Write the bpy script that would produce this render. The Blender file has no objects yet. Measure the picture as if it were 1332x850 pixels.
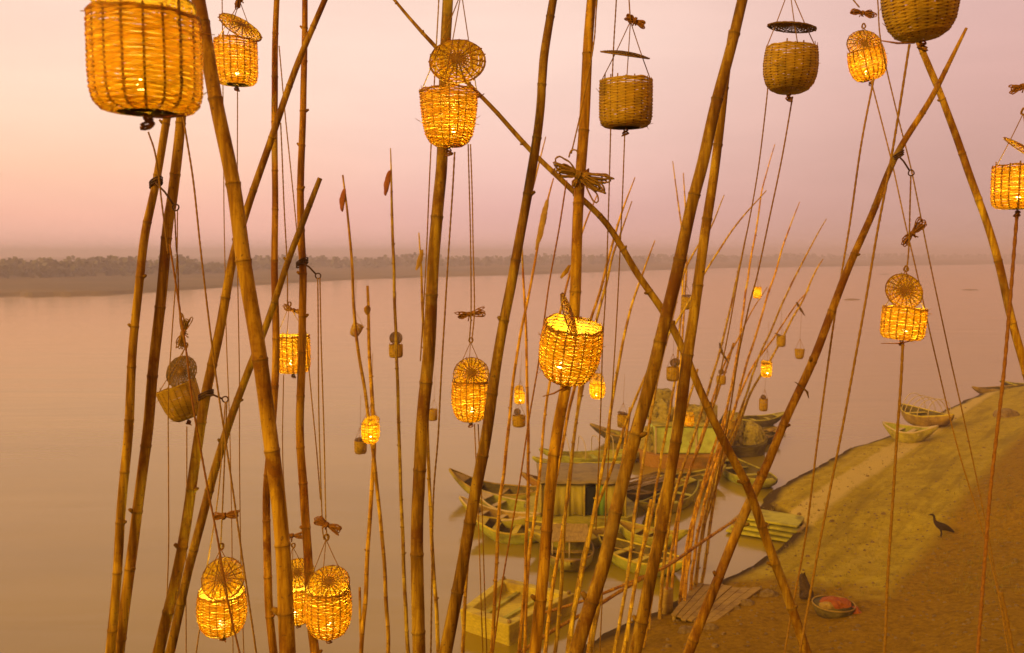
import bpy, bmesh, math, random
from mathutils import Vector, Matrix, noise
random.seed(11)
S = bpy.context.scene
COL = S.collection
PI = math.pi
R = math.radians
# ------------------------------------------------------------------ camera
FPX = 666 / math.tan(R(31))
H = 11.0
PITCH = math.atan(95 / FPX)
cam_d = bpy.data.cameras.new('camera')
cam = bpy.data.objects.new('camera', cam_d)
COL.objects.link(cam)
cam.location = (0, 0, H)
cam.rotation_euler = (PI / 2 - PITCH, 0, 0)
cam_d.sensor_width = 36
cam_d.lens = 18 / math.tan(R(31))
cam_d.clip_end = 9000
cam_d.clip_start = 0.05
cam_d.dof.use_dof = True
cam_d.dof.focus_distance = 5.2
cam_d.dof.aperture_fstop = 4.5
S.camera = cam
CL = Vector((0, 0, H))
FWD = Vector((0, math.cos(PITCH), -math.sin(PITCH)))
UP = Vector((0, math.sin(PITCH), math.cos(PITCH)))
RT = Vector((1, 0, 0))


def ray(px, py):
    return RT * ((px - 666) / FPX) + UP * (-(py - 425) / FPX) + FWD


def at(px, py, d):
    """a point of the place seen at that pixel, d metres deep"""
    return CL + ray(px, py) * d


def on_z(px, py, z=0.0):
    v = ray(px, py)
    return CL + v * ((z - H) / v.z)


def lin(r, g, b):
    def f(c):
        c /= 255
        return c / 12.92 if c <= 0.04045 else ((c + 0.055) / 1.055) ** 2.4
    return (f(r), f(g), f(b), 1)


# ------------------------------------------------------------------ object helpers
def tag(o, label=None, cat=None, group=None, kind=None):
    if label: o['label'] = label
    if cat: o['category'] = cat
    if group: o['group'] = group
    if kind: o['kind'] = kind
    return o


class MB:
    """collects verts and faces into one mesh"""
    def __init__(s):
        s.v = []; s.f = []; s.mi = []; s.cur = 0

    def ring_sweep(s, pts, radii, sides=8, cap=True, lobes=0, twist=0.0, flat=None):
        n0 = len(s.v)
        n = len(pts)
        prev = None
        acc = 0.0
        for i, p in enumerate(pts):
            a = pts[max(0, i - 1)]; b = pts[min(n - 1, i + 1)]
            t = (b - a)
            if t.length < 1e-9: t = Vector((0, 0, 1))
            t.normalize()
            if prev is None:
                ref = Vector((0, 1, 0)) if abs(t.y) < 0.9 else Vector((1, 0, 0))
                nx = t.cross(ref).normalized()
            else:
                nx = (prev - t * prev.dot(t))
                if nx.length < 1e-6: nx = t.orthogonal()
                nx.normalize()
            prev = nx
            ny = t.cross(nx)
            if i: acc += (pts[i] - pts[i - 1]).length
            r = radii[i] if hasattr(radii, '__len__') else radii
            for k in range(sides):
                an = 2 * PI * k / sides
                rr = r
                if lobes:
                    rr = r * (1 + 0.15 * math.cos(lobes * an - twist * acc))
                cx, cy = math.cos(an) * rr, math.sin(an) * rr
                if flat: cy *= flat
                s.v.append(p + nx * cx + ny * cy)
        for i in range(n - 1):
            for k in range(sides):
                k2 = (k + 1) % sides
                s.f.append((n0 + i * sides + k, n0 + i * sides + k2, n0 + (i + 1) * sides + k2, n0 + (i + 1) * sides + k)); s.mi.append(s.cur)
        if cap:
            s.f.append(tuple(n0 + k for k in reversed(range(sides)))); s.mi.append(s.cur)
            s.f.append(tuple(n0 + (n - 1) * sides + k for k in range(sides))); s.mi.append(s.cur)

    def poly(s, pts, idx):
        n0 = len(s.v)
        s.v += [Vector(p) for p in pts]
        for f in idx:
            s.f.append(tuple(n0 + i for i in f)); s.mi.append(s.cur)

    def box(s, c, d, rot=0.0, jit=0.0):
        c = Vector(c)
        m = Matrix.Rotation(rot, 3, 'Z')
        q = []
        for z in (-1, 1):
            for x, y in ((-1, -1), (1, -1), (1, 1), (-1, 1)):
                q.append(c + m @ Vector((x * d[0] / 2 + random.uniform(-jit, jit), y * d[1] / 2 + random.uniform(-jit, jit), z * d[2] / 2 + random.uniform(-jit, jit))))
        s.poly(q, [(3, 2, 1, 0), (4, 5, 6, 7), (0, 1, 5, 4), (1, 2, 6, 5), (2, 3, 7, 6), (3, 0, 4, 7)])

    def bar(s, a, b, w, h):
        """plank with rectangular section from a to b"""
        a = Vector(a); b = Vector(b)
        t = (b - a).normalized()
        sd = t.cross(Vector((0, 0, 1)))
        if sd.length < 1e-4: sd = Vector((1, 0, 0))
        sd.normalize()
        u = sd.cross(t)
        q = []
        for p in (a, b):
            for x, y in ((-1, -1), (1, -1), (1, 1), (-1, 1)):
                q.append(p + sd * x * w / 2 + u * y * h / 2)
        s.poly(q, [(3, 2, 1, 0), (4, 5, 6, 7), (0, 1, 5, 4), (1, 2, 6, 5), (2, 3, 7, 6), (3, 0, 4, 7)])

    def build(s, name, mats, parent=None, smooth=True, origin=None):
        me = bpy.data.meshes.new(name)
        o_ = Vector(origin) if origin is not None else Vector((0, 0, 0))
        me.from_pydata([tuple(v - o_) for v in s.v], [], s.f)
        if not isinstance(mats, (list, tuple)): mats = [mats]
        for m in mats: me.materials.append(m)
        me.polygons.foreach_set('material_index', s.mi)
        if smooth:
            me.polygons.foreach_set('use_smooth', [True] * len(me.polygons))
        me.update()
        o = bpy.data.objects.new(name, me)
        COL.objects.link(o)
        if parent is not None: o.parent = parent
        if origin is not None: o.location = o_
        return o


def empty(name, mat):
    o = bpy.data.objects.new(name, None)
    o.empty_display_size = 0.1
    COL.objects.link(o)
    o.matrix_basis = mat
    return o


def catmull(ctrl, step):
    """smooth resampled polyline through control points (Vector 4-tuples: x,y,z,r)"""
    P = [ctrl[0] * 2 - ctrl[1]] + list(ctrl) + [ctrl[-1] * 2 - ctrl[-2]]
    out = []
    for i in range(1, len(P) - 2):
        p0, p1, p2, p3 = P[i - 1], P[i], P[i + 1], P[i + 2]
        L = (p2.xyz - p1.xyz).length
        n = max(1, int(L / step))
        for k in range(n):
            t = k / n
            out.append(0.5 * ((2 * p1) + (p2 - p0) * t + (2 * p0 - 5 * p1 + 4 * p2 - p3) * t * t + (3 * p1 - p0 - 3 * p2 + p3) * t ** 3))
    out.append(ctrl[-1].copy())
    return out


# ------------------------------------------------------------------ materials
def new_mat(name):
    m = bpy.data.materials.new(name)
    m.use_nodes = True
    nt = m.node_tree
    nt.nodes.clear()
    out = nt.nodes.new('ShaderNodeOutputMaterial')
    return m, nt, out


def N(nt, typ, **kw):
    n = nt.nodes.new(typ)
    for k, v in kw.items():
        if k in n.inputs.keys(): n.inputs[k].default_value = v
        else: setattr(n, k, v)
    return n


def ramp(nt, fac, stops):
    n = nt.nodes.new('ShaderNodeValToRGB')
    e = n.color_ramp.elements
    while len(e) < len(stops): e.new(0.5)
    for el, (p, c) in zip(e, stops):
        el.position = p
        el.color = c if len(c) == 4 else (*c, 1)
    nt.links.new(fac, n.inputs[0])
    return n.outputs[0]


def mixc(nt, fac, a, b, mode='MIX'):
    n = nt.nodes.new('ShaderNodeMix')
    n.data_type = 'RGBA'; n.blend_type = mode
    for sock, v in ((n.inputs[0], fac), (n.inputs[6], a), (n.inputs[7], b)):
        if isinstance(v, (int, float)): sock.default_value = v
        elif isinstance(v, (tuple, list)): sock.default_value = v if len(v) == 4 else (*v, 1)
        else: nt.links.new(v, sock)
    return n.outputs[2]


def noise_tex(nt, scale, detail=4, rough=0.55, vscale=None, coord='Object', dist=0.0):
    tc = nt.nodes.new('ShaderNodeTexCoord')
    v = tc.outputs[coord]
    if vscale:
        mp = nt.nodes.new('ShaderNodeMapping')
        mp.inputs['Scale'].default_value = vscale
        nt.links.new(v, mp.inputs['Vector']); v = mp.outputs[0]
    n = N(nt, 'ShaderNodeTexNoise', Scale=scale, Detail=detail, Roughness=rough, Distortion=dist)
    nt.links.new(v, n.inputs['Vector'])
    return n.outputs['Fac']


def surf(name, c1, c2, scale=8, rough=0.7, vscale=None, bump=0.2, bscale=None, stain=None, spec=0.3, per_object=0.0):
    """two-tone noisy surface with bump and optional stains"""
    m, nt, out = new_mat(name)
    b = N(nt, 'ShaderNodeBsdfPrincipled', Roughness=rough)
    b.inputs['Specular IOR Level'].default_value = spec
    f = noise_tex(nt, scale, vscale=vscale)
    c = ramp(nt, f, [(0.3, c1), (0.7, c2)])
    if stain:
        g = noise_tex(nt, scale * 0.37, detail=6, rough=0.65)
        sm = ramp(nt, g, [(0.5, (0, 0, 0)), (0.68, (1, 1, 1))])
        c = mixc(nt, sm, c, stain)
    if per_object:
        oi = nt.nodes.new('ShaderNodeObjectInfo')
        mr = N(nt, 'ShaderNodeMapRange')
        mr.inputs['To Min'].default_value = 1 - per_object; mr.inputs['To Max'].default_value = 1 + per_object
        nt.links.new(oi.outputs['Random'], mr.inputs[0])
        h = N(nt, 'ShaderNodeHueSaturation')
        nt.links.new(mr.outputs[0], h.inputs['Value']); nt.links.new(c, h.inputs['Color'])
        c = h.outputs[0]
    nt.links.new(c, b.inputs['Base Color'])
    if bump:
        f2 = noise_tex(nt, bscale or scale * 3, vscale=vscale)
        bp = N(nt, 'ShaderNodeBump', Strength=bump, Distance=0.02)
        nt.links.new(f2, bp.inputs['Height'])
        nt.links.new(bp.outputs[0], b.inputs['Normal'])
    nt.links.new(b.outputs[0], out.inputs[0])
    return m


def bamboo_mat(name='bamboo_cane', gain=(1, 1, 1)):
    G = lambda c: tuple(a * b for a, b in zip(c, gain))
    m, nt, out = new_mat(name)
    b = N(nt, 'ShaderNodeBsdfPrincipled', Roughness=0.68)
    b.inputs['Specular IOR Level'].default_value = 0.12
    f = noise_tex(nt, 1.0, detail=6, rough=0.65, vscale=(26, 26, 1.6))
    c = ramp(nt, f, [(0.31, G((0.10, 0.042, 0.003))), (0.47, G((0.30, 0.145, 0.006))), (0.64, G((0.56, 0.33, 0.018)))])
    g = noise_tex(nt, 3.2, detail=6, rough=0.75)
    st = ramp(nt, g, [(0.48, (0, 0, 0)), (0.62, (0.85, 0.85, 0.85))])
    c = mixc(nt, st, c, G((0.17, 0.055, 0.004)))
    g2 = noise_tex(nt, 60, detail=3)
    sp = ramp(nt, g2, [(0.62, (0, 0, 0)), (0.70, (0.7, 0.7, 0.7))])
    c = mixc(nt, sp, c, (0.10, 0.05, 0.015))
    at_ = N(nt, 'ShaderNodeAttribute', attribute_name='node_ring')
    c = mixc(nt, at_.outputs['Fac'], c, (0.16, 0.085, 0.014))
    oi = nt.nodes.new('ShaderNodeObjectInfo')
    mr = N(nt, 'ShaderNodeMapRange'); mr.inputs['To Min'].default_value = 0.85; mr.inputs['To Max'].default_value = 1.25
    nt.links.new(oi.outputs['Random'], mr.inputs[0])
    h = N(nt, 'ShaderNodeHueSaturation')
    m7 = N(nt, 'ShaderNodeMath', operation='MULTIPLY'); m7.inputs[1].default_value = 7.31
    m8 = N(nt, 'ShaderNodeMath', operation='FRACT')
    nt.links.new(oi.outputs['Random'], m7.inputs[0]); nt.links.new(m7.outputs[0], m8.inputs[0])
    tint = ramp(nt, m8.outputs[0], [(0.0, (1.0, 0.88, 0.8)), (0.45, (1, 1, 1)), (0.8, (0.95, 1.06, 1.1)), (1.0, (0.82, 0.88, 1.3))])
    c = mixc(nt, 1.0, c, tint, 'MULTIPLY')
    gm = noise_tex(nt, 1.3, detail=5, rough=0.7)
    c = mixc(nt, ramp(nt, gm, [(0.56, (0, 0, 0)), (0.70, (0.7, 0.7, 0.7))]), c, G((0.40, 0.30, 0.06)))
    nt.links.new(mr.outputs[0], h.inputs['Value']); nt.links.new(c, h.inputs['Color'])
    nt.links.new(h.outputs[0], b.inputs['Base Color'])
    bp = N(nt, 'ShaderNodeBump', Strength=0.25, Distance=0.004)
    nt.links.new(f, bp.inputs['Height']); nt.links.new(bp.outputs[0], b.inputs['Normal'])
    nt.links.new(b.outputs[0], out.inputs[0])
    return m


def straw_mat(name, c1, c2, trans, tcol):
    """woven split cane that lets light through"""
    m, nt, out = new_mat(name)
    b = N(nt, 'ShaderNodeBsdfPrincipled', Roughness=0.6)
    b.inputs['Specular IOR Level'].default_value = 0.3
    f = noise_tex(nt, 28, detail=5, rough=0.7, vscale=(1, 1, 2.2))
    c = ramp(nt, f, [(0.3, c1), (0.68, c2)])
    g = noise_tex(nt, 7, detail=5, rough=0.7)
    st = ramp(nt, g, [(0.5, (0, 0, 0)), (0.64, (0.8, 0.8, 0.8))])
    c = mixc(nt, st, c, tuple(0.45 * x for x in c1))
    nt.links.new(c, b.inputs['Base Color'])
    t = N(nt, 'ShaderNodeBsdfTranslucent')
    tc = mixc(nt, f, tuple(0.6 * x for x in tcol), tcol)
    nt.links.new(tc, t.inputs['Color'])
    mx = N(nt, 'ShaderNodeMixShader'); mx.inputs[0].default_value = trans
    nt.links.new(b.outputs[0], mx.inputs[1]); nt.links.new(t.outputs[0], mx.inputs[2])
    nt.links.new(mx.outputs[0], out.inputs[0])
    return m


def emit_mat(name, col, strength):
    m, nt, out = new_mat(name)
    e = N(nt, 'ShaderNodeEmission', Strength=strength)
    e.inputs['Color'].default_value = (*col, 1)
    nt.links.new(e.outputs[0], out.inputs[0])
    return m


M = {}
M['bamboo'] = bamboo_mat('bamboo_cane', (0.95, 0.95, 0.9))
M['bamboo_pale'] = bamboo_mat('lit_bamboo_cane', (1.65, 1.85, 1.4))  # bamboo lightened for the farther poles; missing sunlight is put into the colour
M['straw'] = straw_mat('split_cane_weave', (0.36, 0.19, 0.012), (0.58, 0.35, 0.03), 0.55, (0.98, 0.62, 0.03))
M['straw_unlit'] = straw_mat('unlit_cane_weave', (0.64, 0.42, 0.018), (0.84, 0.60, 0.045), 0.42, (0.95, 0.62, 0.04))  # cane of unlit baskets, lightened in colour to make up for shade
M['stake'] = straw_mat('cane_stake', (0.26, 0.135, 0.012), (0.42, 0.23, 0.025), 0.25, (0.7, 0.36, 0.02))
M['lid'] = straw_mat('cane_lid', (0.38, 0.20, 0.010), (0.58, 0.33, 0.025), 0.66, (1.0, 0.70, 0.03))
M['lid_dark'] = straw_mat('dark_cane_lid', (0.10, 0.055, 0.012), (0.20, 0.11, 0.022), 0.1, (0.4, 0.2, 0.03))  # darker cane for some lids, a leaf and twigs
M['rope'] = surf('jute_rope', (0.25, 0.125, 0.008), (0.42, 0.235, 0.02), 60, 0.85, bump=0.3, per_object=0.15)
M['rope_dark'] = surf('dark_jute_rope', (0.22, 0.085, 0.008), (0.38, 0.17, 0.015), 60, 0.85, bump=0.3)
M['wire'] = surf('rusty_wire', (0.06, 0.03, 0.012), (0.13, 0.06, 0.02), 40, 0.6, bump=0.2)
M['leaf'] = surf('dry_leaf', (0.36, 0.20, 0.03), (0.55, 0.36, 0.06), 14, 0.8, bump=0.1)
M['leaf_red'] = surf('rust_leaf', (0.28, 0.08, 0.01), (0.42, 0.15, 0.02), 14, 0.8, bump=0.1)
M['flame'] = emit_mat('flame', (1.0, 0.62, 0.16), 45)
M['clay'] = surf('clay_lamp', (0.25, 0.11, 0.04), (0.33, 0.15, 0.06), 20)


def wood(name, a, b, stain=None, sc=3):
    return surf(name, a, b, sc, 0.75, vscale=(1, 5, 5), bump=0.35, bscale=14, stain=stain)


M['b_dark'] = wood('dark_boat_wood', (0.09, 0.065, 0.008), (0.20, 0.15, 0.018), (0.05, 0.035, 0.006))  # darker wood for some hulls, boat insides and the tub
M['b_olive'] = wood('olive_boat_paint', (0.36, 0.32, 0.024), (0.55, 0.49, 0.05), (0.2, 0.155, 0.015))
M['b_green'] = wood('green_boat_paint', (0.34, 0.37, 0.03), (0.50, 0.52, 0.06), (0.2, 0.17, 0.015))
M['b_yellow'] = wood('yellow_boat_paint', (0.52, 0.42, 0.02), (0.72, 0.59, 0.04), (0.36, 0.25, 0.03))
M['b_lime'] = wood('lime_boat_paint', (0.40, 0.38, 0.02), (0.56, 0.52, 0.04), (0.24, 0.20, 0.02))
M['b_wood'] = wood('bare_boat_wood', (0.32, 0.20, 0.022), (0.48, 0.33, 0.045), (0.17, 0.10, 0.015))
M['b_red'] = wood('red_boat_paint', (0.38, 0.17, 0.015), (0.50, 0.27, 0.03), (0.24, 0.14, 0.02))
M['b_grey'] = wood('grey_tarpaulin', (0.24, 0.18, 0.06), (0.33, 0.25, 0.09), (0.15, 0.11, 0.04))
M['pale'] = wood('pale_rib_wood', (0.5, 0.4, 0.2), (0.65, 0.52, 0.27))
M['cloth_y'] = surf('yellow_curtain', (0.38, 0.32, 0.02), (0.55, 0.46, 0.05), 5, 0.85, vscale=(8, 8, 0.6), bump=0.5)
M['cloth_g'] = surf('green_curtain', (0.16, 0.34, 0.03), (0.26, 0.46, 0.05), 5, 0.85, vscale=(8, 8, 0.6), bump=0.5)
M['cabin_g'] = surf('pale_green_cabin', (0.46, 0.58, 0.10), (0.62, 0.74, 0.17), 2.5, 0.7, bump=0.15, stain=(0.36, 0.36, 0.07))  # green made lighter: the cabin's lit look is put into its colour
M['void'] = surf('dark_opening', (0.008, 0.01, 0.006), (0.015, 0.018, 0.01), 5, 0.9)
M['hay'] = surf('straw_load', (0.27, 0.21, 0.03), (0.46, 0.37, 0.06), 9, 0.95, bump=0.9, bscale=22, stain=(0.06, 0.045, 0.012))
M['hay_pale'] = surf('pale_straw_load', (0.30, 0.24, 0.07), (0.44, 0.35, 0.11), 9, 0.95, bump=0.9, bscale=22)
M['plank'] = wood('weathered_plank', (0.30, 0.19, 0.03), (0.46, 0.31, 0.055), (0.18, 0.10, 0.02))
M['stone'] = surf('bank_stone', (0.16, 0.10, 0.03), (0.30, 0.21, 0.07), 7, 0.9, bump=0.6)
M['fur'] = surf('dark_fur', (0.025, 0.015, 0.008), (0.06, 0.035, 0.015), 25, 0.9, bump=0.4)
M['fur_b'] = surf('brown_fur', (0.05, 0.03, 0.012), (0.12, 0.07, 0.02), 25, 0.9, bump=0.4)
M['redcloth'] = surf('red_orange_cloth', (0.30, 0.06, 0.008), (0.42, 0.14, 0.015), 6, 0.85, bump=0.6)

# ------------------------------------------------------------------ terrain
U0 = Vector((0.62, 0.785)); NS = Vector((0.785, -0.62))
SHORE = []
for px, py in [(1500, 478), (1400, 492), (1332, 508), (1270, 520), (1215, 546), (1150, 577), (1100, 594), (1050, 620), (1003, 648),
               (985, 668), (1035, 700), (1000, 733), (935, 767), (890, 790), (800, 832), (740, 865)]:
    p = on_z(px, py)
    SHORE.append((p.x * U0.x + p.y * U0.y, (p.x - 4.8) * NS.x + (p.y - 26) * NS.y))
SHORE.sort()


def interp(tab, x):
    if x <= tab[0][0]: return tab[0][1]
    for (a, b), (c, d) in zip(tab, tab[1:]):
        if x <= c: return b + (d - b) * (x - a) / (c - a)
    return tab[-1][1]


HT = [(-8, -3.0), (-2, -0.9), (0, -0.02), (0.10, 0.38), (0.5, 0.55), (3, 0.85), (5.5, 1.15), (7.3, 1.45), (9.5, 2.15), (13, 3.5), (20, 5.0), (60, 7.0)]


def inland(x, y):
    u = x * U0.x + y * U0.y
    s = (x - 4.8) * NS.x + (y - 26) * NS.y
    sh = interp(SHORE, u)
    if u < SHORE[0][0]: sh += (SHORE[0][0] - u) * 0.9
    w = noise.noise(Vector((x * 0.35, y * 0.35, 3.1))) * 0.12 + noise.noise(Vector((x * 1.3, y * 1.3, 7.7))) * 0.12
    return s - sh + w


def ground(x, y):
    t = inland(x, y)
    z = interp(HT, t)
    if t > 0:
        k = min(1, t / 2.0)
        sx_ = (x - 4.8) * NS.x + (y - 26) * NS.y; ux_ = x * U0.x + y * U0.y
        z += k * 0.14 * noise.noise(Vector((sx_ * 0.75, ux_ * 0.07, 2.2)))
        z += k * (0.07 * noise.noise(Vector((x * 0.28, y * 0.28, 0.3))) + 0.05 * noise.noise(Vector((x * 1.1, y * 1.1, 5.3))) + 0.02 * noise.noise(Vector((x * 3.7, y * 3.7, 9.3))))
    # the stair bank the photographer stands on, falling to the water below the picture
    g = 10.0 - 0.47 * max(y, 1.8)
    if y > 1.8:
        st = 0.36
        g = g + 0.0
        k = y / st
        g = 10.0 - 0.47 * st * (math.floor(k) + min(1.0, max(0.0, (k - math.floor(k) - 0.75) * 4)))
    return max(z, g, -3.0)


def ray_ground(px, py):
    v = ray(px, py)
    d = 5.0
    while d < 400:
        p = CL + v * d
        if p.z <= max(ground(p.x, p.y), 0.0): return p, d
        d += 0.1
    return p, d


def make_terrain():
    xs, ys = [], []
    x = -60.0
    while x < 110: xs.append(x); x += 0.45 if -8 < x < 48 else 2.0
    y = -8.0
    while y < 140: ys.append(y); y += 0.12 if 1.5 < y < 3 else (0.4 if y < 80 else 1.5)
    verts = []; tt = []; ss = []; uu = []
    for yy in ys:
        for xx in xs:
            verts.append((xx, yy, ground(xx, yy))); tt.append(inland(xx, yy)); ss.append((xx - 4.8) * NS.x + (yy - 26) * NS.y); uu.append(xx * U0.x + yy * U0.y)
    nx = len(xs)
    fs = [(j * nx + i, j * nx + i + 1, (j + 1) * nx + i + 1, (j + 1) * nx + i) for j in range(len(ys) - 1) for i in range(nx - 1)]
    me = bpy.data.meshes.new('ground')
    me.from_pydata(verts, [], fs)
    a = me.attributes.new('inland', 'FLOAT', 'POINT'); a.data.foreach_set('value', tt)
    a = me.attributes.new('across', 'FLOAT', 'POINT'); a.data.foreach_set('value', ss)
    a = me.attributes.new('along', 'FLOAT', 'POINT'); a.data.foreach_set('value', uu)
    me.polygons.foreach_set('use_smooth', [True] * len(me.polygons))
    m, nt, out = new_mat('river_bank_soil')
    b = N(nt, 'ShaderNodeBsdfPrincipled', Roughness=0.92)
    b.inputs['Specular IOR Level'].default_value = 0.04
    at_ = N(nt, 'ShaderNodeAttribute', attribute_name='inland')
    n1 = noise_tex(nt, 1.1, detail=8, rough=0.68)
    n2 = noise_tex(nt, 7.0, detail=5, rough=0.7)
    n3 = noise_tex(nt, 0.33, detail=4)
    low = ramp(nt, n1, [(0.3, (0.36, 0.255, 0.012)), (0.5, (0.47, 0.35, 0.018)), (0.7, (0.55, 0.43, 0.03))])
    low = mixc(nt, ramp(nt, n2, [(0.48, (0, 0, 0)), (0.72, (0.45, 0.45, 0.45))]), low, (0.17, 0.12, 0.012))
    high = ramp(nt, n2, [(0.3, (0.22, 0.125, 0.003)), (0.55, (0.335, 0.195, 0.005)), (0.75, (0.42, 0.265, 0.009))])
    ac = N(nt, 'ShaderNodeAttribute', attribute_name='across')
    add = N(nt, 'ShaderNodeMath', operation='MULTIPLY_ADD'); add.inputs[1].default_value = 0.5
    nt.links.new(n1, add.inputs[0]); nt.links.new(ac.outputs['Fac'], add.inputs[2])
    mr = N(nt, 'ShaderNodeMapRange'); mr.inputs['From Min'].default_value = 5.9; mr.inputs['From Max'].default_value = 6.6
    nt.links.new(add.outputs[0], mr.inputs[0])
    al = N(nt, 'ShaderNodeAttribute', attribute_name='along')
    ad2 = N(nt, 'ShaderNodeMath', operation='MULTIPLY_ADD'); ad2.inputs[1].default_value = 4.0
    nt.links.new(n1, ad2.inputs[0]); nt.links.new(al.outputs['Fac'], ad2.inputs[2])
    mr2 = N(nt, 'ShaderNodeMapRange'); mr2.inputs['From Min'].default_value = 28.6; mr2.inputs['From Max'].default_value = 27.0
    nt.links.new(ad2.outputs[0], mr2.inputs[0])
    mxx = N(nt, 'ShaderNodeMath', operation='MAXIMUM')
    nt.links.new(mr.outputs[0], mxx.inputs[0]); nt.links.new(mr2.outputs[0], mxx.inputs[1])
    c = low
    cx_ = nt.nodes.new('ShaderNodeCombineXYZ')
    sa = N(nt, 'ShaderNodeMath', operation='MULTIPLY'); sa.inputs[1].default_value = 1.3
    sb = N(nt, 'ShaderNodeMath', operation='MULTIPLY'); sb.inputs[1].default_value = 0.13
    nt.links.new(ac.outputs['Fac'], sa.inputs[0]); nt.links.new(al.outputs['Fac'], sb.inputs[0])
    nt.links.new(sa.outputs[0], cx_.inputs[0]); nt.links.new(sb.outputs[0], cx_.inputs[1])
    nstr = N(nt, 'ShaderNodeTexNoise', Scale=1.0, Detail=7, Roughness=0.62, Distortion=0.3)
    nt.links.new(cx_.outputs[0], nstr.inputs['Vector'])
    c = mixc(nt, ramp(nt, nstr.outputs['Fac'], [(0.50, (0, 0, 0)), (0.63, (0.5, 0.5, 0.5))]), c, (0.20, 0.135, 0.010))
    c = mixc(nt, ramp(nt, nstr.outputs['Fac'], [(0.34, (0.6, 0.6, 0.6)), (0.44, (0, 0, 0))]), c, (0.50, 0.38, 0.05))
    npat = noise_tex(nt, 2.6, detail=7, rough=0.72, dist=0.5)
    c = mixc(nt, ramp(nt, npat, [(0.52, (0, 0, 0)), (0.64, (0.35, 0.35, 0.35))]), c, (0.21, 0.165, 0.012))
    # pale trodden path beside the water
    pm = ramp(nt, at_.outputs['Fac'], [(0.0, (0, 0, 0)), (1.0, (0, 0, 0))])
    mp = N(nt, 'ShaderNodeMapRange'); mp.inputs['From Min'].default_value = 0; mp.inputs['From Max'].default_value = 10
    nt.links.new(add.outputs[0], mp.inputs[0])
    pm = ramp(nt, mp.outputs[0], [(0.045, (0, 0, 0)), (0.065, (0.9, 0.9, 0.9)), (0.17, (0.9, 0.9, 0.9)), (0.20, (0, 0, 0))])
    c = mixc(nt, pm, c, (0.60, 0.46, 0.12))
    c = mixc(nt, mxx.outputs[0], c, mixc(nt, ramp(nt, npat, [(0.5, (0, 0, 0)), (0.66, (0.5, 0.5, 0.5))]), high, (0.12, 0.055, 0.003)))
    wet = N(nt, 'ShaderNodeMapRange'); wet.inputs['From Min'].default_value = 0.5; wet.inputs['From Max'].default_value = 0.85
    wet.inputs['To Min'].default_value = 1; wet.inputs['To Max'].default_value = 0
    nt.links.new(at_.outputs['Fac'], wet.inputs[0])
    c = mixc(nt, wet.outputs[0], c, (0.085, 0.05, 0.010))
    nt.links.new(c, b.inputs['Base Color'])
    n4 = noise_tex(nt, 16, detail=6, rough=0.75)
    bp = N(nt, 'ShaderNodeBump', Strength=0.7, Distance=0.06)
    nt.links.new(n4, bp.inputs['Height']); nt.links.new(bp.outputs[0], b.inputs['Normal'])
    nt.links.new(b.outputs[0], out.inputs[0])
    me.materials.append(m)
    o = bpy.data.objects.new('ground', me); COL.objects.link(o)
    tag(o, kind='structure')


make_terrain()


def make_water():
    me = bpy.data.meshes.new('water')
    L = 3500
    me.from_pydata([(-L, -20, 0), (L, -20, 0), (L, 3200, 0), (-L, 3200, 0)], [], [(0, 1, 2, 3)])
    m, nt, out = new_mat('silty_river_water')
    b = N(nt, 'ShaderNodeBsdfDiffuse')
    gl = N(nt, 'ShaderNodeBsdfGlossy', Roughness=0.13)
    gl.inputs['Color'].default_value = (1.0, 0.85, 0.68, 1)
    fr = N(nt, 'ShaderNodeFresnel', IOR=1.95)
    mx = nt.nodes.new('ShaderNodeMixShader')
    n1 = noise_tex(nt, 0.05, detail=4, vscale=(1, 3, 1))
    c = ramp(nt, n1, [(0.35, (0.28, 0.215, 0.006)), (0.65, (0.33, 0.25, 0.008))])
    nt.links.new(c, b.inputs['Color'])
    f1 = noise_tex(nt, 0.9, detail=3, vscale=(0.5, 1.6, 1), dist=0.6)
    f2 = noise_tex(nt, 0.045, detail=5, vscale=(0.35, 2.2, 1), dist=0.8)
    bp = N(nt, 'ShaderNodeBump', Strength=0.02, Distance=0.35)
    nt.links.new(f1, bp.inputs['Height'])
    bp2 = N(nt, 'ShaderNodeBump', Strength=0.03, Distance=3.0)
    nt.links.new(f2, bp2.inputs['Height']); nt.links.new(bp.outputs[0], bp2.inputs['Normal'])
    for q in (gl, fr): nt.links.new(bp2.outputs[0], q.inputs['Normal'])
    nt.links.new(fr.outputs[0], mx.inputs[0]); nt.links.new(b.outputs[0], mx.inputs[1]); nt.links.new(gl.outputs[0], mx.inputs[2])
    nt.links.new(mx.outputs[0], out.inputs[0])
    me.materials.append(m)
    o = bpy.data.objects.new('river_water', me); COL.objects.link(o)
    tag(o, kind='structure')


make_water()

FAR_SHORE = [(-900, 410), (-400, 396), (0, 386), (120, 385), (200, 380), (330, 371), (450, 364), (540, 361), (700, 357), (800, 353), (950, 348.5), (1100, 346.5), (1332, 343.5), (1700, 341.5), (2300, 340)]


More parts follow.
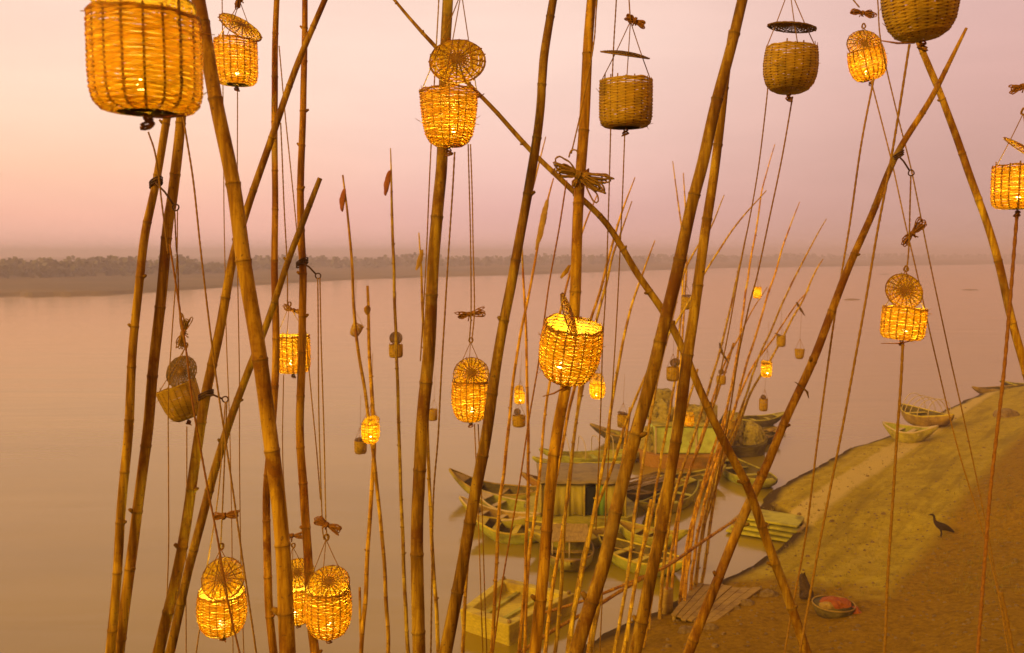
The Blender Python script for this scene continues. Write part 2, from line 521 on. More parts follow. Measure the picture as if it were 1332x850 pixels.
def make_far_bank():
    sh = []
    for (a, b), (c, d) in zip(FAR_SHORE, FAR_SHORE[1:]):
        for k in range(14):
            t = k / 14
            sh.append(on_z(a + (c - a) * t, b + (d - b) * t) + Vector((0, noise.noise(Vector((a + (c - a) * t, 0, 0)) * 0.03) * 6, 0)))
    prof = [(-4, -0.6), (0, 0.05), (3, 0.7), (12, 1.2), (60, 1.9), (200, 2.6), (600, 3.2), (1800, 3.6)]
    v = []; f = []
    for p in sh:
        dr = Vector((p.x, p.y, 0)).normalized()
        for s, z in prof:
            q = Vector((p.x, p.y, 0)) + dr * s
            v.append((q.x, q.y, z + (0.35 * noise.noise(q * 0.03) if s > 2 else 0)))
    n = len(prof)
    for i in range(len(sh) - 1):
        for k in range(n - 1):
            f.append((i * n + k, (i + 1) * n + k, (i + 1) * n + k + 1, i * n + k + 1))
    me = bpy.data.meshes.new('far_bank_land'); me.from_pydata(v, [], f)
    m = surf('far_bank_sand', (0.10, 0.075, 0.020), (0.21, 0.15, 0.05), 0.02, 0.95, vscale=(1, 2.5, 1), bump=0.0, stain=(0.07, 0.06, 0.018))
    me.materials.append(m)
    o = bpy.data.objects.new('far_bank_land', me); COL.objects.link(o); tag(o, kind='structure')
    # the wood along the far bank: leaf clumps on many crowns, reads as one mass
    mb = MB()
    rnd = random.Random(5)
    TL = [(-700, 376, 1.0), (0, 362, 1.0), (200, 358, 1.0), (450, 349, 1.0), (700, 345, 1.0), (950, 341.0, 1.0), (1332, 337.5, 1.0), (2000, 336, 1.0)]
    for (a, b, _), (c, d, _) in zip(TL, TL[1:]):
        cnt = int(abs(c - a) / 4.0)
        for k in range(cnt):
            t = (k + rnd.random()) / cnt
            px = a + (c - a) * t
            p = on_z(px, b + (d - b) * t, 2.2)
            dist = p.y
            p += Vector((p.x, p.y, 0)).normalized() * rnd.uniform(-0.04, 0.22) * dist
            hgt = rnd.uniform(5.0, 8.2) * (1 + 0.25 * noise.noise(Vector((px * 0.012, 1, 2)))) * (0.85 + dist / 4200)
            wd = hgt * rnd.uniform(0.55, 1.0)
            mb.ring_sweep([Vector((p.x, p.y, 1.5)), Vector((p.x + rnd.uniform(-.4, .4), p.y, 2.2 + hgt * 0.5))], [0.35, 0.15], 5, cap=False)
            for q in range(60):
                th = rnd.uniform(0, 2 * PI); rr = wd * 0.62 * math.sqrt(rnd.random())
                zz = rnd.uniform(0.08, 1.0)
                rr *= (1 - 0.75 * abs(zz - 0.5) ** 1.3 * 1.6 * rnd.uniform(.6, 1.1))
                cc = Vector((p.x + math.cos(th) * rr, p.y + math.sin(th) * rr, 2.0 + hgt * zz))
                sz = rnd.uniform(0.7, 1.5) * hgt / 8
                ax = Vector((rnd.gauss(0, 1), rnd.gauss(0, 1), rnd.gauss(0, 1))).normalized()
                o1 = ax.orthogonal().normalized(); o2 = ax.cross(o1)
                mb.poly([cc + o1 * sz, cc + o2 * sz * .8, cc - o1 * sz * .9, cc - o2 * sz, ], [(0, 1, 2, 3)])
    m2 = surf('far_foliage', (0.14, 0.145, 0.08), (0.20, 0.195, 0.11), 0.3, 0.9, bump=0)  # leaf colour lightened to carry part of the distance haze
    o = mb.build('far_woodland', m2, smooth=False)
    tag(o, 'hazy low wood along the far river bank', 'woodland', kind='stuff')


make_far_bank()


def sandbar(px0, px1, py, label):
    mb = MB()
    a = on_z(px0, py); b = on_z(px1, py)
    n = 14
    rim = []
    c = (a + b) / 2; hw = (b - a).length / 2
    for k in range(n):
        an = 2 * PI * k / n
        rim.append(Vector((c.x + math.cos(an) * hw * random.uniform(.8, 1.1), c.y + math.sin(an) * hw * 0.45 * random.uniform(.7, 1.1), -0.05)))
    inner = [Vector((c.x + (p.x - c.x) * .6, c.y + (p.y - c.y) * .6, random.uniform(.1, .2))) for p in rim]
    v = rim + inner + [Vector((c.x, c.y, .25))]
    f = [(k, (k + 1) % n, n + (k + 1) % n, n + k) for k in range(n)] + [(n + k, n + (k + 1) % n, 2 * n) for k in range(n)]
    mb.poly(v, f)
    o = mb.build('sandbar', M['stone']); tag(o, kind='structure')


sandbar(1095, 1122, 390, '')
sandbar(1248, 1275, 377.5, '')
sandbar(1138, 1160, 357, '')


# ------------------------------------------------------------------ bamboo poles
def make_pole(spec, d, label, group, sides=12, node=0.30, stub=0.35, d2=None, foot_known=False, name='bamboo_pole', top_ext=0.0):
    """spec: (px, py, width px) from the top down; d depth in metres"""
    rnd = random.Random(hash((spec[0][0], spec[0][1])) & 0xffff)
    ctrl = []
    n = len(spec)
    for i, (x, y, w) in enumerate(spec):
        dd = d if d2 is None else d + (d2 - d) * i / (n - 1)
        p = at(x, y, dd)
        ctrl.append(Vector((p.x, p.y, p.z, (0.81 if w > 6.5 else 0.9) * w * dd / FPX / 2)))
    if top_ext:
        t = (ctrl[0] - ctrl[1]); t = t / t.xyz.length
        e = ctrl[0] + t * top_ext; e.w = ctrl[0].w * 0.8
        ctrl.insert(0, e)
    t = (ctrl[-1] - ctrl[-2]); t = t / t.xyz.length
    t.w = min(0.004, max(0.0, t.w))
    p = ctrl[-1].copy()
    steps = 0
    while p.z > ground(p.x, p.y) - 0.25 and p.z > -1.2 and steps < 400:
        p = p + t * 0.1; steps += 1
    if steps: ctrl.append(p)
    dense = catmull(ctrl, 0.05)
    # rings with nodes
    pts, rad, nr = [], [], []
    acc = 0.0; nxt = rnd.uniform(0.05, node)
    nodes = []
    wob = rnd.uniform(0, 100)
    for i, q in enumerate(dense):
        if i: acc += (q.xyz - dense[i - 1].xyz).length
        r = max(q.w, 0.0025)
        jog = Vector((noise.noise(Vector((acc * 1.6, wob, 0))), noise.noise(Vector((acc * 1.6, wob, 9))), 0)) * r * 0.62
        P = q.xyz + jog
        if acc >= nxt:
            tdir = (dense[min(i + 1, len(dense) - 1)].xyz - dense[i - 1].xyz).normalized()
            for off, k, c in ((-0.011, 1.0, 0), (-0.005, 1.10, .25), (-0.0015, 1.13, .15), (0.0015, 1.02, .85), (0.005, 1.08, .45), (0.012, 1.01, 0.15), (0.02, 1.0, 0.0)):
                sc = max(0.5, min(2.0, r / 0.03))
                pts.append(P + tdir * off * sc); rad.append(r * k); nr.append(c)
            nodes.append((P, tdir, r))
            nxt = acc + node * rnd.uniform(0.8, 1.2) * (0.75 + 0.25 * r / 0.03)
        elif nxt - acc > 0.03 and (not nodes or acc - (nxt - node) > -9):
            pts.append(P); rad.append(r * (1 + 0.012 * noise.noise(Vector((acc * 5, wob, 4))))); nr.append(0.0)
    # keep the rings in order along the pole
    base = pts[-1]
    mb = MB()
    mb.ring_sweep(pts, rad, sides)
    ringvals = []
    for c in nr: ringvals += [c] * sides
    side = 1
    for (P, tdir, r) in nodes:
        if rnd.random() < stub and r > 0.006:
            side = -side
            ax = (tdir.cross(Vector((0, 1, 0))).normalized() * side + Vector((0, rnd.uniform(-.9, .5), 0))).normalized()
            dr = (ax * 0.8 - tdir * 0.55).normalized()
            L = r * rnd.uniform(0.75, 1.3)
            st = P + ax * r * 0.7
            n0 = len(mb.v)
            mb.ring_sweep([st, st + dr * L * 0.55, st + dr * L], [r * 0.50, r * 0.42, r * rnd.uniform(.24, .36)], 7)
            ringvals += [0.45] * (len(mb.v) - n0)
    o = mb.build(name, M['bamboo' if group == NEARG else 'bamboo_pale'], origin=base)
    a = o.data.attributes.new('node_ring', 'FLOAT', 'POINT'); a.data.foreach_set('value', ringvals)
    tag(o, label, 'bamboo pole', group)
    return o


NEARG = 'tall bamboo lantern poles close by'
FARG = 'thin bamboo poles standing in the river edge'
POLES = {}


def near(key, spec, d, label, **kw):
    kw.setdefault('sides', 14)
    POLES[key] = make_pole(spec, d, label, NEARG, **kw)


near('p1', [(229, 92, 10), (218, 150, 12), (203, 240, 12), (190, 300, 13), (183, 350, 13), (174, 440, 13), (167, 560, 14), (157, 680, 14), (148, 790, 14), (143, 850, 15)], 4.6,
     'leftmost bamboo pole, with wire eye below the biggest lantern', node=.27)
near('p2', [(240, 100, 13), (235, 150, 15), (226, 250, 16), (218, 300, 16), (208, 400, 16), (198, 490, 16), (190, 580, 16), (170, 740, 16), (155, 850, 17)], 4.7,
     'second bamboo pole from the left, rising to the biggest lantern', node=.34)
near('p3', [(254, -12, 22), (270, 65, 22), (283, 130, 22), (305, 240, 23), (318, 340, 24), (330, 420, 24), (345, 520, 24), (359, 620, 24), (367, 710, 24), (375, 850, 26)], 3.3,
     'thick brown bamboo pole right of the biggest lantern, leaning left at top', node=.30, top_ext=1.2)
near('p4', [(424, -5, 9), (385, 90, 10), (350, 190, 11), (323, 270, 12), (300, 352, 14), (281, 450, 15), (262, 550, 16), (245, 650, 16), (228, 750, 17), (205, 850, 18)], 4.9,
     'slanting bamboo pole with wire eye crossing behind the thick brown pole', node=.32, top_ext=1.0)
near('p5', [(417, 232, 8), (395, 290, 10), (375, 340, 10), (345, 425, 11), (325, 480, 12), (310, 520, 12), (290, 575, 13), (265, 660, 14), (245, 740, 14), (222, 850, 15)], 5.3,
     'slanting bamboo pole cut off just above the far bank', node=.33)
near('p6', [(361, -6, 9), (358, 100, 10), (357, 250, 10), (357, 350, 11), (357, 480, 12), (350, 580, 12), (346, 650, 12), (350, 760, 13), (357, 850, 13)], 5.6,
     'pale upright bamboo pole left of a glowing lantern', node=.30, stub=.2, top_ext=1.2)
near('p7', [(397, -6, 9), (395, 90, 10), (392, 200, 11), (391, 300, 12), (394, 370, 12), (392, 480, 13), (391, 570, 13), (396, 650, 14), (399, 710, 14), (403, 780, 15), (411, 850, 15)], 5.4,
     'upright bamboo pole with a wire eye and two rope lines', node=.25, stub=.45, top_ext=1.2)
near('p8', [(583, -6, 17), (580, 60, 17), (576, 200, 18), (570, 270, 19), (563, 370, 19), (556, 470, 20), (548, 570, 20), (542, 680, 20), (541, 760, 21), (545, 850, 21)], 4.3,
     'thick bamboo pole behind the cup shaped glowing lantern', node=.42, stub=.15, top_ext=1.2)
near('p9', [(722, -6, 13), (708, 80, 14), (702, 140, 14), (690, 220, 15), (680, 285, 15), (665, 365, 16), (652, 430, 16), (640, 500, 17), (628, 580, 18), (611, 680, 19), (599, 750, 19), (580, 850, 21)], 4.2,
     'bamboo pole beside the hanging lantern with the tied lid', node=.30, top_ext=1.2)
near('p10', [(770, -6, 15), (764, 70, 16), (758, 170, 17), (751, 290, 17), (746, 380, 18), (738, 490, 18), (729, 550, 18), (719, 620, 18), (711, 690, 18), (704, 780, 19), (698, 850, 19)], 4.2,
     'bamboo pole with a big bow of rope tied to it', node=.36, stub=.2, top_ext=1.2)
near('p11', [(966, -6, 17), (950, 60, 17), (932, 130, 18), (915, 210, 19), (899, 270, 19), (880, 355, 20), (862, 430, 20), (845, 505, 21), (825, 580, 21), (806, 650, 21), (786, 735, 22), (766, 795, 23), (748, 850, 24)], 3.7,
     'thick leaning bamboo pole, left of the close pair crossed by a diagonal', node=.34, top_ext=1.2)
near('p12', [(953, 40, 11), (945, 100, 13), (938, 160, 14), (929, 220, 15), (915, 300, 16), (905, 400, 17), (891, 490, 18), (881, 560, 18), (870, 620, 18), (858, 690, 19), (841, 770, 20), (825, 850, 21)], 4.1,
     'thick leaning bamboo pole, right of the close pair crossed by a diagonal', node=.36)
near('p13', [(505, -10, 4), (540, 32, 5), (570, 65, 6), (610, 110, 6), (640, 140, 7), (690, 195, 8), (740, 243, 9), (790, 292, 10), (830, 358, 11), (865, 410, 12), (891, 462, 12), (920, 530, 13), (950, 592, 14), (975, 640, 14), (1000, 710, 15), (1025, 780, 15), (1050, 850, 16)], 4.7,
     'long knobbly bamboo falling diagonally to the right behind other poles', node=.22, stub=.9, top_ext=.5)
near('p14', [(1257, 37, 4), (1235, 82, 7), (1210, 130, 9), (1165, 205, 10), (1130, 290, 11), (1095, 372, 12), (1060, 460, 13), (1025, 540, 13), (1000, 600, 14), (972, 660, 15), (938, 740, 15), (898, 850, 17)], 5.1,
     'long bamboo leaning right with pointed tip and curled dry leaf', node=.34, stub=.6)
near('p15', [(1192, 47, 9), (1208, 90, 10), (1225, 130, 10), (1254, 200, 11), (1280, 280, 11), (1300, 350, 12), (1320, 430, 12), (1340, 500, 13), (1376, 640, 13)], 5.4,
     'reddish bamboo leaning left, crossing behind the pointed one', node=.36)


def mid(key, spec, d, label, **kw):
    kw.setdefault('sides', 9); kw.setdefault('node', .33)
    POLES[key] = make_pole(spec, d, label, FARG, **kw)


mid('t1', [(446, 228, 2.6), (457, 330, 4), (463, 430, 4.6), (477, 530, 5), (489, 620, 5.4), (499, 720, 5.5), (505, 850, 6)], 11.0, 'thin bamboo with rust coloured leaf tuft at its tip')
mid('t2', [(478, 372, 4), (480, 450, 5), (485, 540, 6), (486, 600, 6), (480, 690, 6), (475, 780, 6.5), (470, 850, 7)], 11.2, 'short stout bamboo with a sheath below its cut top')
mid('t3', [(508, 193, 1.6), (510, 280, 4), (513, 380, 4.5), (517, 500, 4.8), (521, 620, 5), (525, 740, 5.5), (531, 850, 6)], 11.5, 'tall thin bamboo with red leaf strip, in front of a tiny basket')
mid('t4', [(545, 303, 2), (550, 400, 4), (556, 560, 5), (562, 700, 5.4), (571, 850, 6)], 11.0, 'thin bamboo with yellow leaf, half hidden by the thick pole')
mid('f24', [(468, 764, 3.5), (469, 810, 4), (470, 850, 4)], 11.6, 'shortest bamboo stump at the very bottom of the water')
mid('f5', [(710, 178, 1.5), (690, 255, 3.5), (672, 330, 3.6), (655, 420, 4), (640, 500, 4), (628, 580, 4.5), (607, 744, 5), (602, 850, 5.5)], 12.5, 'thin bamboo whose tip shows right of the pole beside tied lid lantern')
mid('f6', [(720, 232, 1.8), (712, 262, 3), (700, 320, 3.6), (688, 380, 4), (680, 420, 4.2), (671, 470, 4.4), (662, 545, 4.8), (655, 620, 5), (650, 660, 5), (645, 760, 5.4), (640, 850, 5.6)], 13.0, 'thin bamboo with long yellow leaf tuft against the sky')
mid('f7', [(679, 318, 2.5), (681, 360, 3.4), (684, 420, 4), (686, 500, 4.3), (687, 600, 4.6), (686, 660, 5), (682, 768, 5), (675, 850, 5.5)], 13.4, 'thin upright bamboo just right of the one with yellow tuft')
mid('f8', [(777, 253, 1.6), (757, 303, 3), (731, 395, 3.6), (722, 440, 3.8), (715, 497, 4), (709, 540, 4), (696, 670, 4.5), (687, 732, 4.8), (682, 845, 5)], 14.0, 'thin bamboo passing behind the big rope bow and open glowing basket')
mid('f9', [(826, 231, 1.5), (804, 290, 3.4), (783, 370, 4), (767, 420, 4.2), (757, 460, 4.4), (748, 502, 4.6), (738, 545, 4.6), (727, 600, 4.8), (714, 680, 5), (706, 740, 5), (697, 850, 5.5)], 14.5, 'thin leaning bamboo, left one of a parallel pair right of glowing basket')
mid('f10', [(822, 262, 1.5), (799, 328, 3.4), (787, 375, 4), (775, 420, 4.2), (766, 460, 4.4), (759, 497, 4.6), (750, 545, 4.8), (742, 610, 5), (735, 670, 5.2), (728, 790, 5.6), (722, 850, 6)], 14.2, 'thin leaning bamboo, right one of a parallel pair right of glowing basket')
mid('f11', [(852, 313, 1.6), (834, 362, 3.2), (818, 412, 3.8), (805, 470, 4.4), (795, 530, 4.8), (785, 600, 5), (776, 650, 5.4), (760, 732, 6), (748, 791, 6.4), (739, 850, 7)], 13.8, 'thin bamboo rising clear over the water beside the thick leaning pole')
mid('f16', [(997, 248, 1.4), (960, 290, 2.4), (920, 350, 3), (898, 390, 3.2), (874, 428, 3.4), (852, 465, 3.6), (835, 500, 3.8), (818, 540, 4), (811, 560, 4.4), (797, 605, 4.8), (784, 640, 5), (772, 672, 5.4), (757, 735, 5.8), (747, 791, 6), (738, 850, 6.5)], 14.6, 'long bowed bamboo bending far right at its tip, small basket on it')
mid('f13b', [(806, 660, 4), (797, 690, 4.4), (786, 732, 5), (778, 790, 5.4), (769, 850, 6)], 15.0, 'short bamboo stake showing below the thick leaning pole')
mid('f13', [(875, 210, 1.4), (886, 294, 2.6), (889, 350, 3), (885, 420, 3.4), (879, 490, 3.6), (863, 580, 4), (849, 660, 4.2), (828, 753, 4.6), (815, 821, 5)], 22.0, 'thin upright bamboo with its tip left of the close pair, the taller tip')
mid('f14', [(889, 225, 1.4), (892, 275, 2.6), (893, 330, 2.8), (890, 400, 3), (885, 470, 3.2), (878, 540, 3.6), (868, 610, 4), (858, 680, 4), (848, 770, 4.4), (840, 822, 5)], 22.5, 'thin upright bamboo with its tip left of the close pair, the shorter tip')
mid('f15', [(942, 254, 1.4), (925, 295, 2.4), (905, 325, 2.8), (887, 362, 3.2), (872, 425, 3.6), (858, 480, 4), (843, 560, 4.2), (826, 670, 4.8), (816, 753, 5), (803, 828, 5.4)], 21.5, 'thin bamboo with its tip just right of the close pair')
mid('f17', [(972, 300, 1.6), (961, 350, 3), (950, 400, 3.2), (939, 446, 3.4), (930, 480, 3.6), (918, 517, 4), (905, 560, 4.2), (888, 610, 4.4), (874, 660, 4.6), (868, 700, 4.8), (862, 745, 5), (859, 788, 5.4)], 24.5, 'first bamboo from left in the fan of poles over the boats')
mid('f23', [(998, 374, 1.2), (975, 410, 2), (958, 445, 2.4), (944, 470, 2.8), (930, 510, 3), (915, 560, 3.2), (895, 620, 3.6), (885, 660, 3.8), (878, 720, 4.2), (872, 784, 4.4)], 25.5, 'thinnest short bamboo crossing the fan of poles over the boats')
mid('f18', [(1008, 188, 1.2), (993, 240, 2), (985, 290, 2.6), (978, 330, 2.8), (973, 360, 3), (966, 410, 3.2), (961, 450, 3.4), (954, 490, 3.6), (948, 520, 3.8), (938, 570, 4), (925, 610, 4.2), (905, 660, 4.4), (893, 715, 4.8), (885, 776, 5)], 25.6, 'tallest bamboo in the fan of poles over the boats')
mid('f19', [(1040, 263, 1.2), (1022, 310, 2.4), (1010, 350, 2.8), (997, 390, 3), (985, 430, 3.2), (972, 470, 3.4), (962, 510, 3.6), (950, 550, 3.8), (932, 600, 4.2), (918, 650, 4.4), (907, 700, 4.8), (897, 774, 5)], 26.0, 'bamboo with second tallest tip in the fan over the boats')
mid('f20', [(1075, 285, 1.2), (1055, 320, 2.2), (1037, 355, 2.6), (1020, 390, 2.8), (1003, 430, 3), (985, 470, 3.2), (972, 510, 3.4), (957, 550, 3.6), (935, 600, 4), (920, 660, 4.4), (910, 720, 4.8), (903, 774, 5)], 26.2, 'bamboo whose tip reaches furthest right in the fan over the boats')
mid('f21', [(1071, 337, 1.4), (1060, 355, 2.4), (1045, 390, 2.8), (1030, 416, 3), (1015, 445, 3.2), (995, 480, 3.4), (975, 514, 3.6), (960, 550, 4), (942, 590, 4.2), (930, 640, 4.4), (922, 700, 4.8), (912, 770, 5)], 26.5, 'lowest slanting bamboo of the fan, with small lanterns along it')
mid('f22', [(1053, 377, 1.2), (1035, 397, 2), (1015, 427, 2.4), (1003, 445, 2.8), (982, 473, 3), (962, 514, 3.2), (945, 560, 3.6), (925, 610, 3.8), (900, 680, 4.2), (888, 776, 4.6)], 26.8, 'slanting bamboo with a forked twig near its tip, in the fan')


def twin(src, dx0, dx1, cut, d, label):
    k = len(src)
    mid('tw%d' % dx0 + label[:9], [(x + dx0 + (dx1 - dx0) * i / (k - 1), y, w * .9) for i, (x, y, w) in enumerate(src)][cut:], d, label)


FA = [(961, 350, 2.2), (950, 400, 3), (939, 446, 3.4), (930, 480, 3.6), (918, 517, 4), (905, 560, 4.2), (888, 610, 4.4), (874, 660, 4.6), (868, 700, 4.8), (862, 745, 5), (859, 788, 5.4)]
FB = [(1010, 350, 2), (997, 390, 3), (985, 430, 3.2), (972, 470, 3.4), (962, 510, 3.6), (950, 550, 3.8), (932, 600, 4.2), (918, 650, 4.4), (907, 700, 4.8), (897, 774, 5)]
FC = [(834, 362, 2), (818, 412, 3.6), (805, 470, 4.4), (795, 530, 4.8), (785, 600, 5), (776, 650, 5.4), (760, 732, 6), (748, 791, 6.4), (739, 850, 7)]
twin(FA, 18, 6, 2, 24.9, 'slim bamboo hugging the right side of the first pole in the fan')
twin(FA, -26, -14, 3, 23.8, 'slim bamboo standing alone just left of the fan of poles')
twin(FB, 22, 4, 4, 26.4, 'slim half height bamboo in the thick middle of the fan')
twin(FB, -16, -6, 3, 25.2, 'slim bamboo splitting away left in the middle of the fan')
twin(FC, 24, 26, 3, 16.5, 'slim bamboo stake between the two thick leaning poles and the rowing boat')
twin(FC, -52, -30, 2, 15.8, 'slim bamboo passing close right of the open glowing basket')
twin(FC, 66, 74, 5, 18.5, 'short bamboo stake in front of the boat heaped with sticks')


# rails lashed to the stakes
def rail(spec, label):
    mb = MB()
    ctrl = []
    for x, y, d, w in spec:
        p = at(x, y, d); ctrl.append(Vector((*p, w * d / FPX / 2)))
    q = catmull(ctrl, 0.15)
    pts = [v.xyz for v in q]
    rr = []
    for i, v in enumerate(q): rr.append(v.w * (1.15 if i % 3 == 0 else 1.0))
    mb.ring_sweep(pts, rr, 8)
    o = mb.build('bamboo_rail', M['bamboo'], origin=pts[0])
    o.data.attributes.new('node_ring', 'FLOAT', 'POINT')
    tag(o, label, 'bamboo rail', 'bamboo rails lashed across the stakes')
    return o


r1 = rail([(640, 872, 20.6, 5), (678, 848, 21, 5), (725, 817, 21.4, 5), (772, 791, 21.8, 5), (814, 765, 22.2, 4.5), (850, 745, 22.6, 4)], 'lower sagging bamboo rail lashed low across the stakes')
r2 = rail([(700, 800, 21.6, 4), (755, 783, 22, 4), (795, 768, 22.2, 4), (833, 752, 22.6, 4), (870, 735, 23.2, 4), (912, 706, 24.4, 4), (962, 673, 25.6, 3.4)], 'upper thin bamboo rail reaching the fan of poles')


def part_mesh(mb, name, mat, parent, smooth=True):
    """world-space mesh made a child of a top-level thing"""
    o = mb.build(name, mat, smooth=smooth)
    o.parent = parent
    o.matrix_basis = parent.matrix_basis.inverted() if parent.type == 'EMPTY' else Matrix.Translation(-parent.location)
    return o


def wire_eye(key, a, b, d, rp):
    """twisted wire round the pole, running out to a ring"""
    mb = MB()
    A = at(*a, d - rp); B = at(*b, d - 0.03)
    for k in range(3):
        c = at(a[0], a[1], d) + Vector((0, 0, 0.012 * (k - 1)))
        mb.ring_sweep([c + Vector((math.cos(t) * (rp + .005), math.sin(t) * (rp + .005), 0.02 * math.cos(t + .4))) for t in [2 * PI * j / 18 for j in range(19)]], 0.0045, 6)
    mb.ring_sweep([A + Vector((0, -.006, 0)), A.lerp(B, .5) + Vector((0, 0, .01)), B], 0.0055, 6)
    rr = 0.017
    c = B + (B - A).normalized() * rr
    mb.ring_sweep([c + Vector((math.cos(t) * rr, 0.004 * math.sin(t * 2), math.sin(t) * rr)) for t in [2 * PI * j / 14 for j in range(15)]], 0.0042, 6)
    part_mesh(mb, 'wire_eye', M['wire'], POLES[key])


wire_eye('p1', (203, 238), (226, 267), 4.6, .027)
wire_eye('p4', (268, 514), (289, 519), 4.9, .036)
wire_eye('p7', (393, 342), (411, 357), 5.4, .031)
wire_eye('p14', (1168, 203), (1183, 222), 5.1, .026)


def leaf(key, pts, w, d, mat, name='leaf_tuft', n=3):
    mb = MB()
    for j in range(n):
        P = [at(x + random.uniform(-1, 1) * (i > 0), y + random.uniform(-1, 1) * (i > 0), d - 0.02 + 0.012 * j) for i, (x, y) in enumerate(pts)]
        ctrl = [Vector((*p, 0)) for p in P]
        q = [v.xyz for v in catmull(ctrl, 0.03)]
        m = len(q)
        for i, p in enumerate(q):
            t = i / (m - 1)
            ww = w * d / FPX / 2 * (math.sin(PI * min(1, t * 0.85 + 0.12)) ** 0.7) * random.uniform(.85, 1.1)
            sd = Vector((1, random.uniform(-.3, .3), 0.1 * math.sin(j))).normalized()
            mb.v += [p - sd * ww, p + Vector((0, -ww * 0.4, 0)), p + sd * ww]
        n0 = len(mb.v) - 3 * m
        for i in range(m - 1):
            for k in (0, 1):
                mb.f.append((n0 + i * 3 + k, n0 + i * 3 + k + 1, n0 + (i + 1) * 3 + k + 1, n0 + (i + 1) * 3 + k)); mb.mi.append(0)
    return part_mesh(mb, name, M[mat], POLES[key])


leaf('t1', [(448, 246), (446, 258), (445, 275)], 7, 11.0, 'leaf_red')
leaf('t3', [(507, 222), (504, 236), (501, 254)], 7, 11.5, 'leaf_red')
leaf('t4', [(549, 325), (546, 338), (541, 352)], 6, 11.0, 'leaf')
leaf('f6', [(712, 260), (706, 285), (702, 305), (697, 325)], 8, 13.0, 'leaf')
leaf('t2', [(478, 398), (478, 410)], 9, 11.2, 'bamboo', 'sheath', 2)
leaf('p14', [(1034, 497), (1043, 502), (1050, 510), (1051, 519)], 4, 5.1, 'lid_dark', 'dry_leaf', 1)
leaf('f21', [(1036, 393), (1041, 402), (1047, 412)], 4, 26.5, 'lid_dark', 'twig', 1)
leaf('f17', [(936, 446), (940, 458), (948, 473)], 4, 24.5, 'lid_dark', 'twig', 1)
leaf('p10', [(741, 345), (735, 355), (729, 362)], 7, 4.1, 'bamboo', 'frayed_sheath', 3)


# ------------------------------------------------------------------ ropes
def rope(spec, d, label, w=3.0, d2=None, mat='rope', top_ext=0.0, detail=True, down=True, group='jute lantern ropes'):
    ctrl = []
    n = len(spec)
    for i, (x, y) in enumerate(spec):
        dd = d if d2 is None else d + (d2 - d) * i / (n - 1)
        p = at(x, y, dd)
        ctrl.append(Vector((*p, 0.88 * w * dd / FPX / 2)))
    if top_ext:
        t = ctrl[0] - ctrl[1]; t = t / t.xyz.length
        e = ctrl[0] + t * top_ext; e.w = ctrl[0].w; ctrl.insert(0, e)
    if down and spec[-1][1] >= 845:
        t = ctrl[-1] - ctrl[-2]; t = t / t.xyz.length; t.w = 0
        p = ctrl[-1].copy(); s = 0
        while p.z > ground(p.x, p.y) and p.z > -0.5 and s < 300:
            p = p + t * 0.1; s += 1
        ctrl.append(p)
    q = catmull(ctrl, 0.012 if detail else 0.08)
    r = ctrl[1].w
    mb = MB()
    sd = random.uniform(0, 50)
    pts = [v.xyz + Vector((noise.noise(Vector((i * 0.02, sd, 0))), 0, 0)) * r * 0.8 for i, v in enumerate(q)]
    mb.ring_sweep(pts, [v.w for v in q], 8 if detail else 5, lobes=2 if detail else 0, twist=2 * PI / (r * 8) if r else 0)
    if detail:   # stray fibres
        for k in range(int(len(q) / 28)):
            p = random.choice(pts)
            dr = Vector((random.uniform(-1, 1), random.uniform(-.4, .4), random.uniform(-1, 1))).normalized()
            mb.ring_sweep([p, p + dr * r * 2.4, p + dr * r * 4 + Vector((0, 0, -r))], [r * .14, r * .1, r * .05], 3, cap=False)
    o = mb.build('rope', M[mat], origin=pts[-1])
    tag(o, label, 'rope', group)
    return o


rope([(193, 172), (203, 205), (212, 275), (219, 330)], 3.4, 'loose rope tail under the biggest lantern', 2.6)
rope([(235, 132), (243, 180), (252, 240), (262, 340), (276, 450), (290, 550), (303, 640), (319, 755), (333, 850)], 4.5, 'long rope from the biggest lantern down past the lower left lantern', 2.8)
rope([(227, 273), (229, 320), (231, 340), (233, 400), (238, 440)], 4.75, 'rope from the leftmost wire eye to the tilted unlit basket', 2.2)
rope([(231, 273), (230, 340), (224, 430), (219, 520), (219, 620), (219, 720), (214, 850)], 5.0, 'thin slack rope hanging left of the tilted unlit basket', 1.8)
rope([(221, 318), (232, 390), (243, 460), (250, 520), (258, 570), (269, 630), (283, 700), (290, 745), (300, 800), (312, 850)], 4.5, 'rope crossing in front of both the tilted basket and lower left lantern', 3.0, mat='rope_dark')
rope([(243, 555), (243, 640), (242, 740), (242, 850)], 5.6, 'thin tether hanging straight under the tilted unlit basket', 1.7)
rope([(309, 112), (309, 230), (309, 340), (311, 480), (313, 700), (317, 850)], 6.2, 'faint straight tether under the top left lantern with open lid', 1.6)
rope([(289, -5), (290, 140), (292, 300), (295, 450), (300, 600), (303, 850)], 7.0, 'faint straight rope just left of the top left open lantern', 1.5)
rope([(295, 523), (292, 600), (288, 690), (287, 713)], 4.75, 'rope from the slanting pole wire eye to the lower left lantern', 2.2)
rope([(293, 523), (284, 640), (269, 740), (262, 800), (255, 850)], 4.8, 'rope falling left beside the lower left lantern', 2.0)
rope([(413, 362), (414, 480), (416, 580), (419, 680), (421, 702)], 5.2, 'left line of two ropes from the upright pole wire eye', 2.0)
rope([(416, 362), (418, 450), (421, 560), (424, 680), (427, 702)], 5.15, 'right line of two ropes from the upright pole wire eye', 2.0)
rope([(363, 60), (370, 140), (378, 220), (386, 300), (402, 480), (411, 580), (417, 650)], 5.9, 'rope sloping behind the upright wire eye pole', 1.8)
rope([(365, 160), (368, 240), (373, 340), (374, 396)], 6.3, 'short rope hoisting the lantern between two upright poles', 2.0)
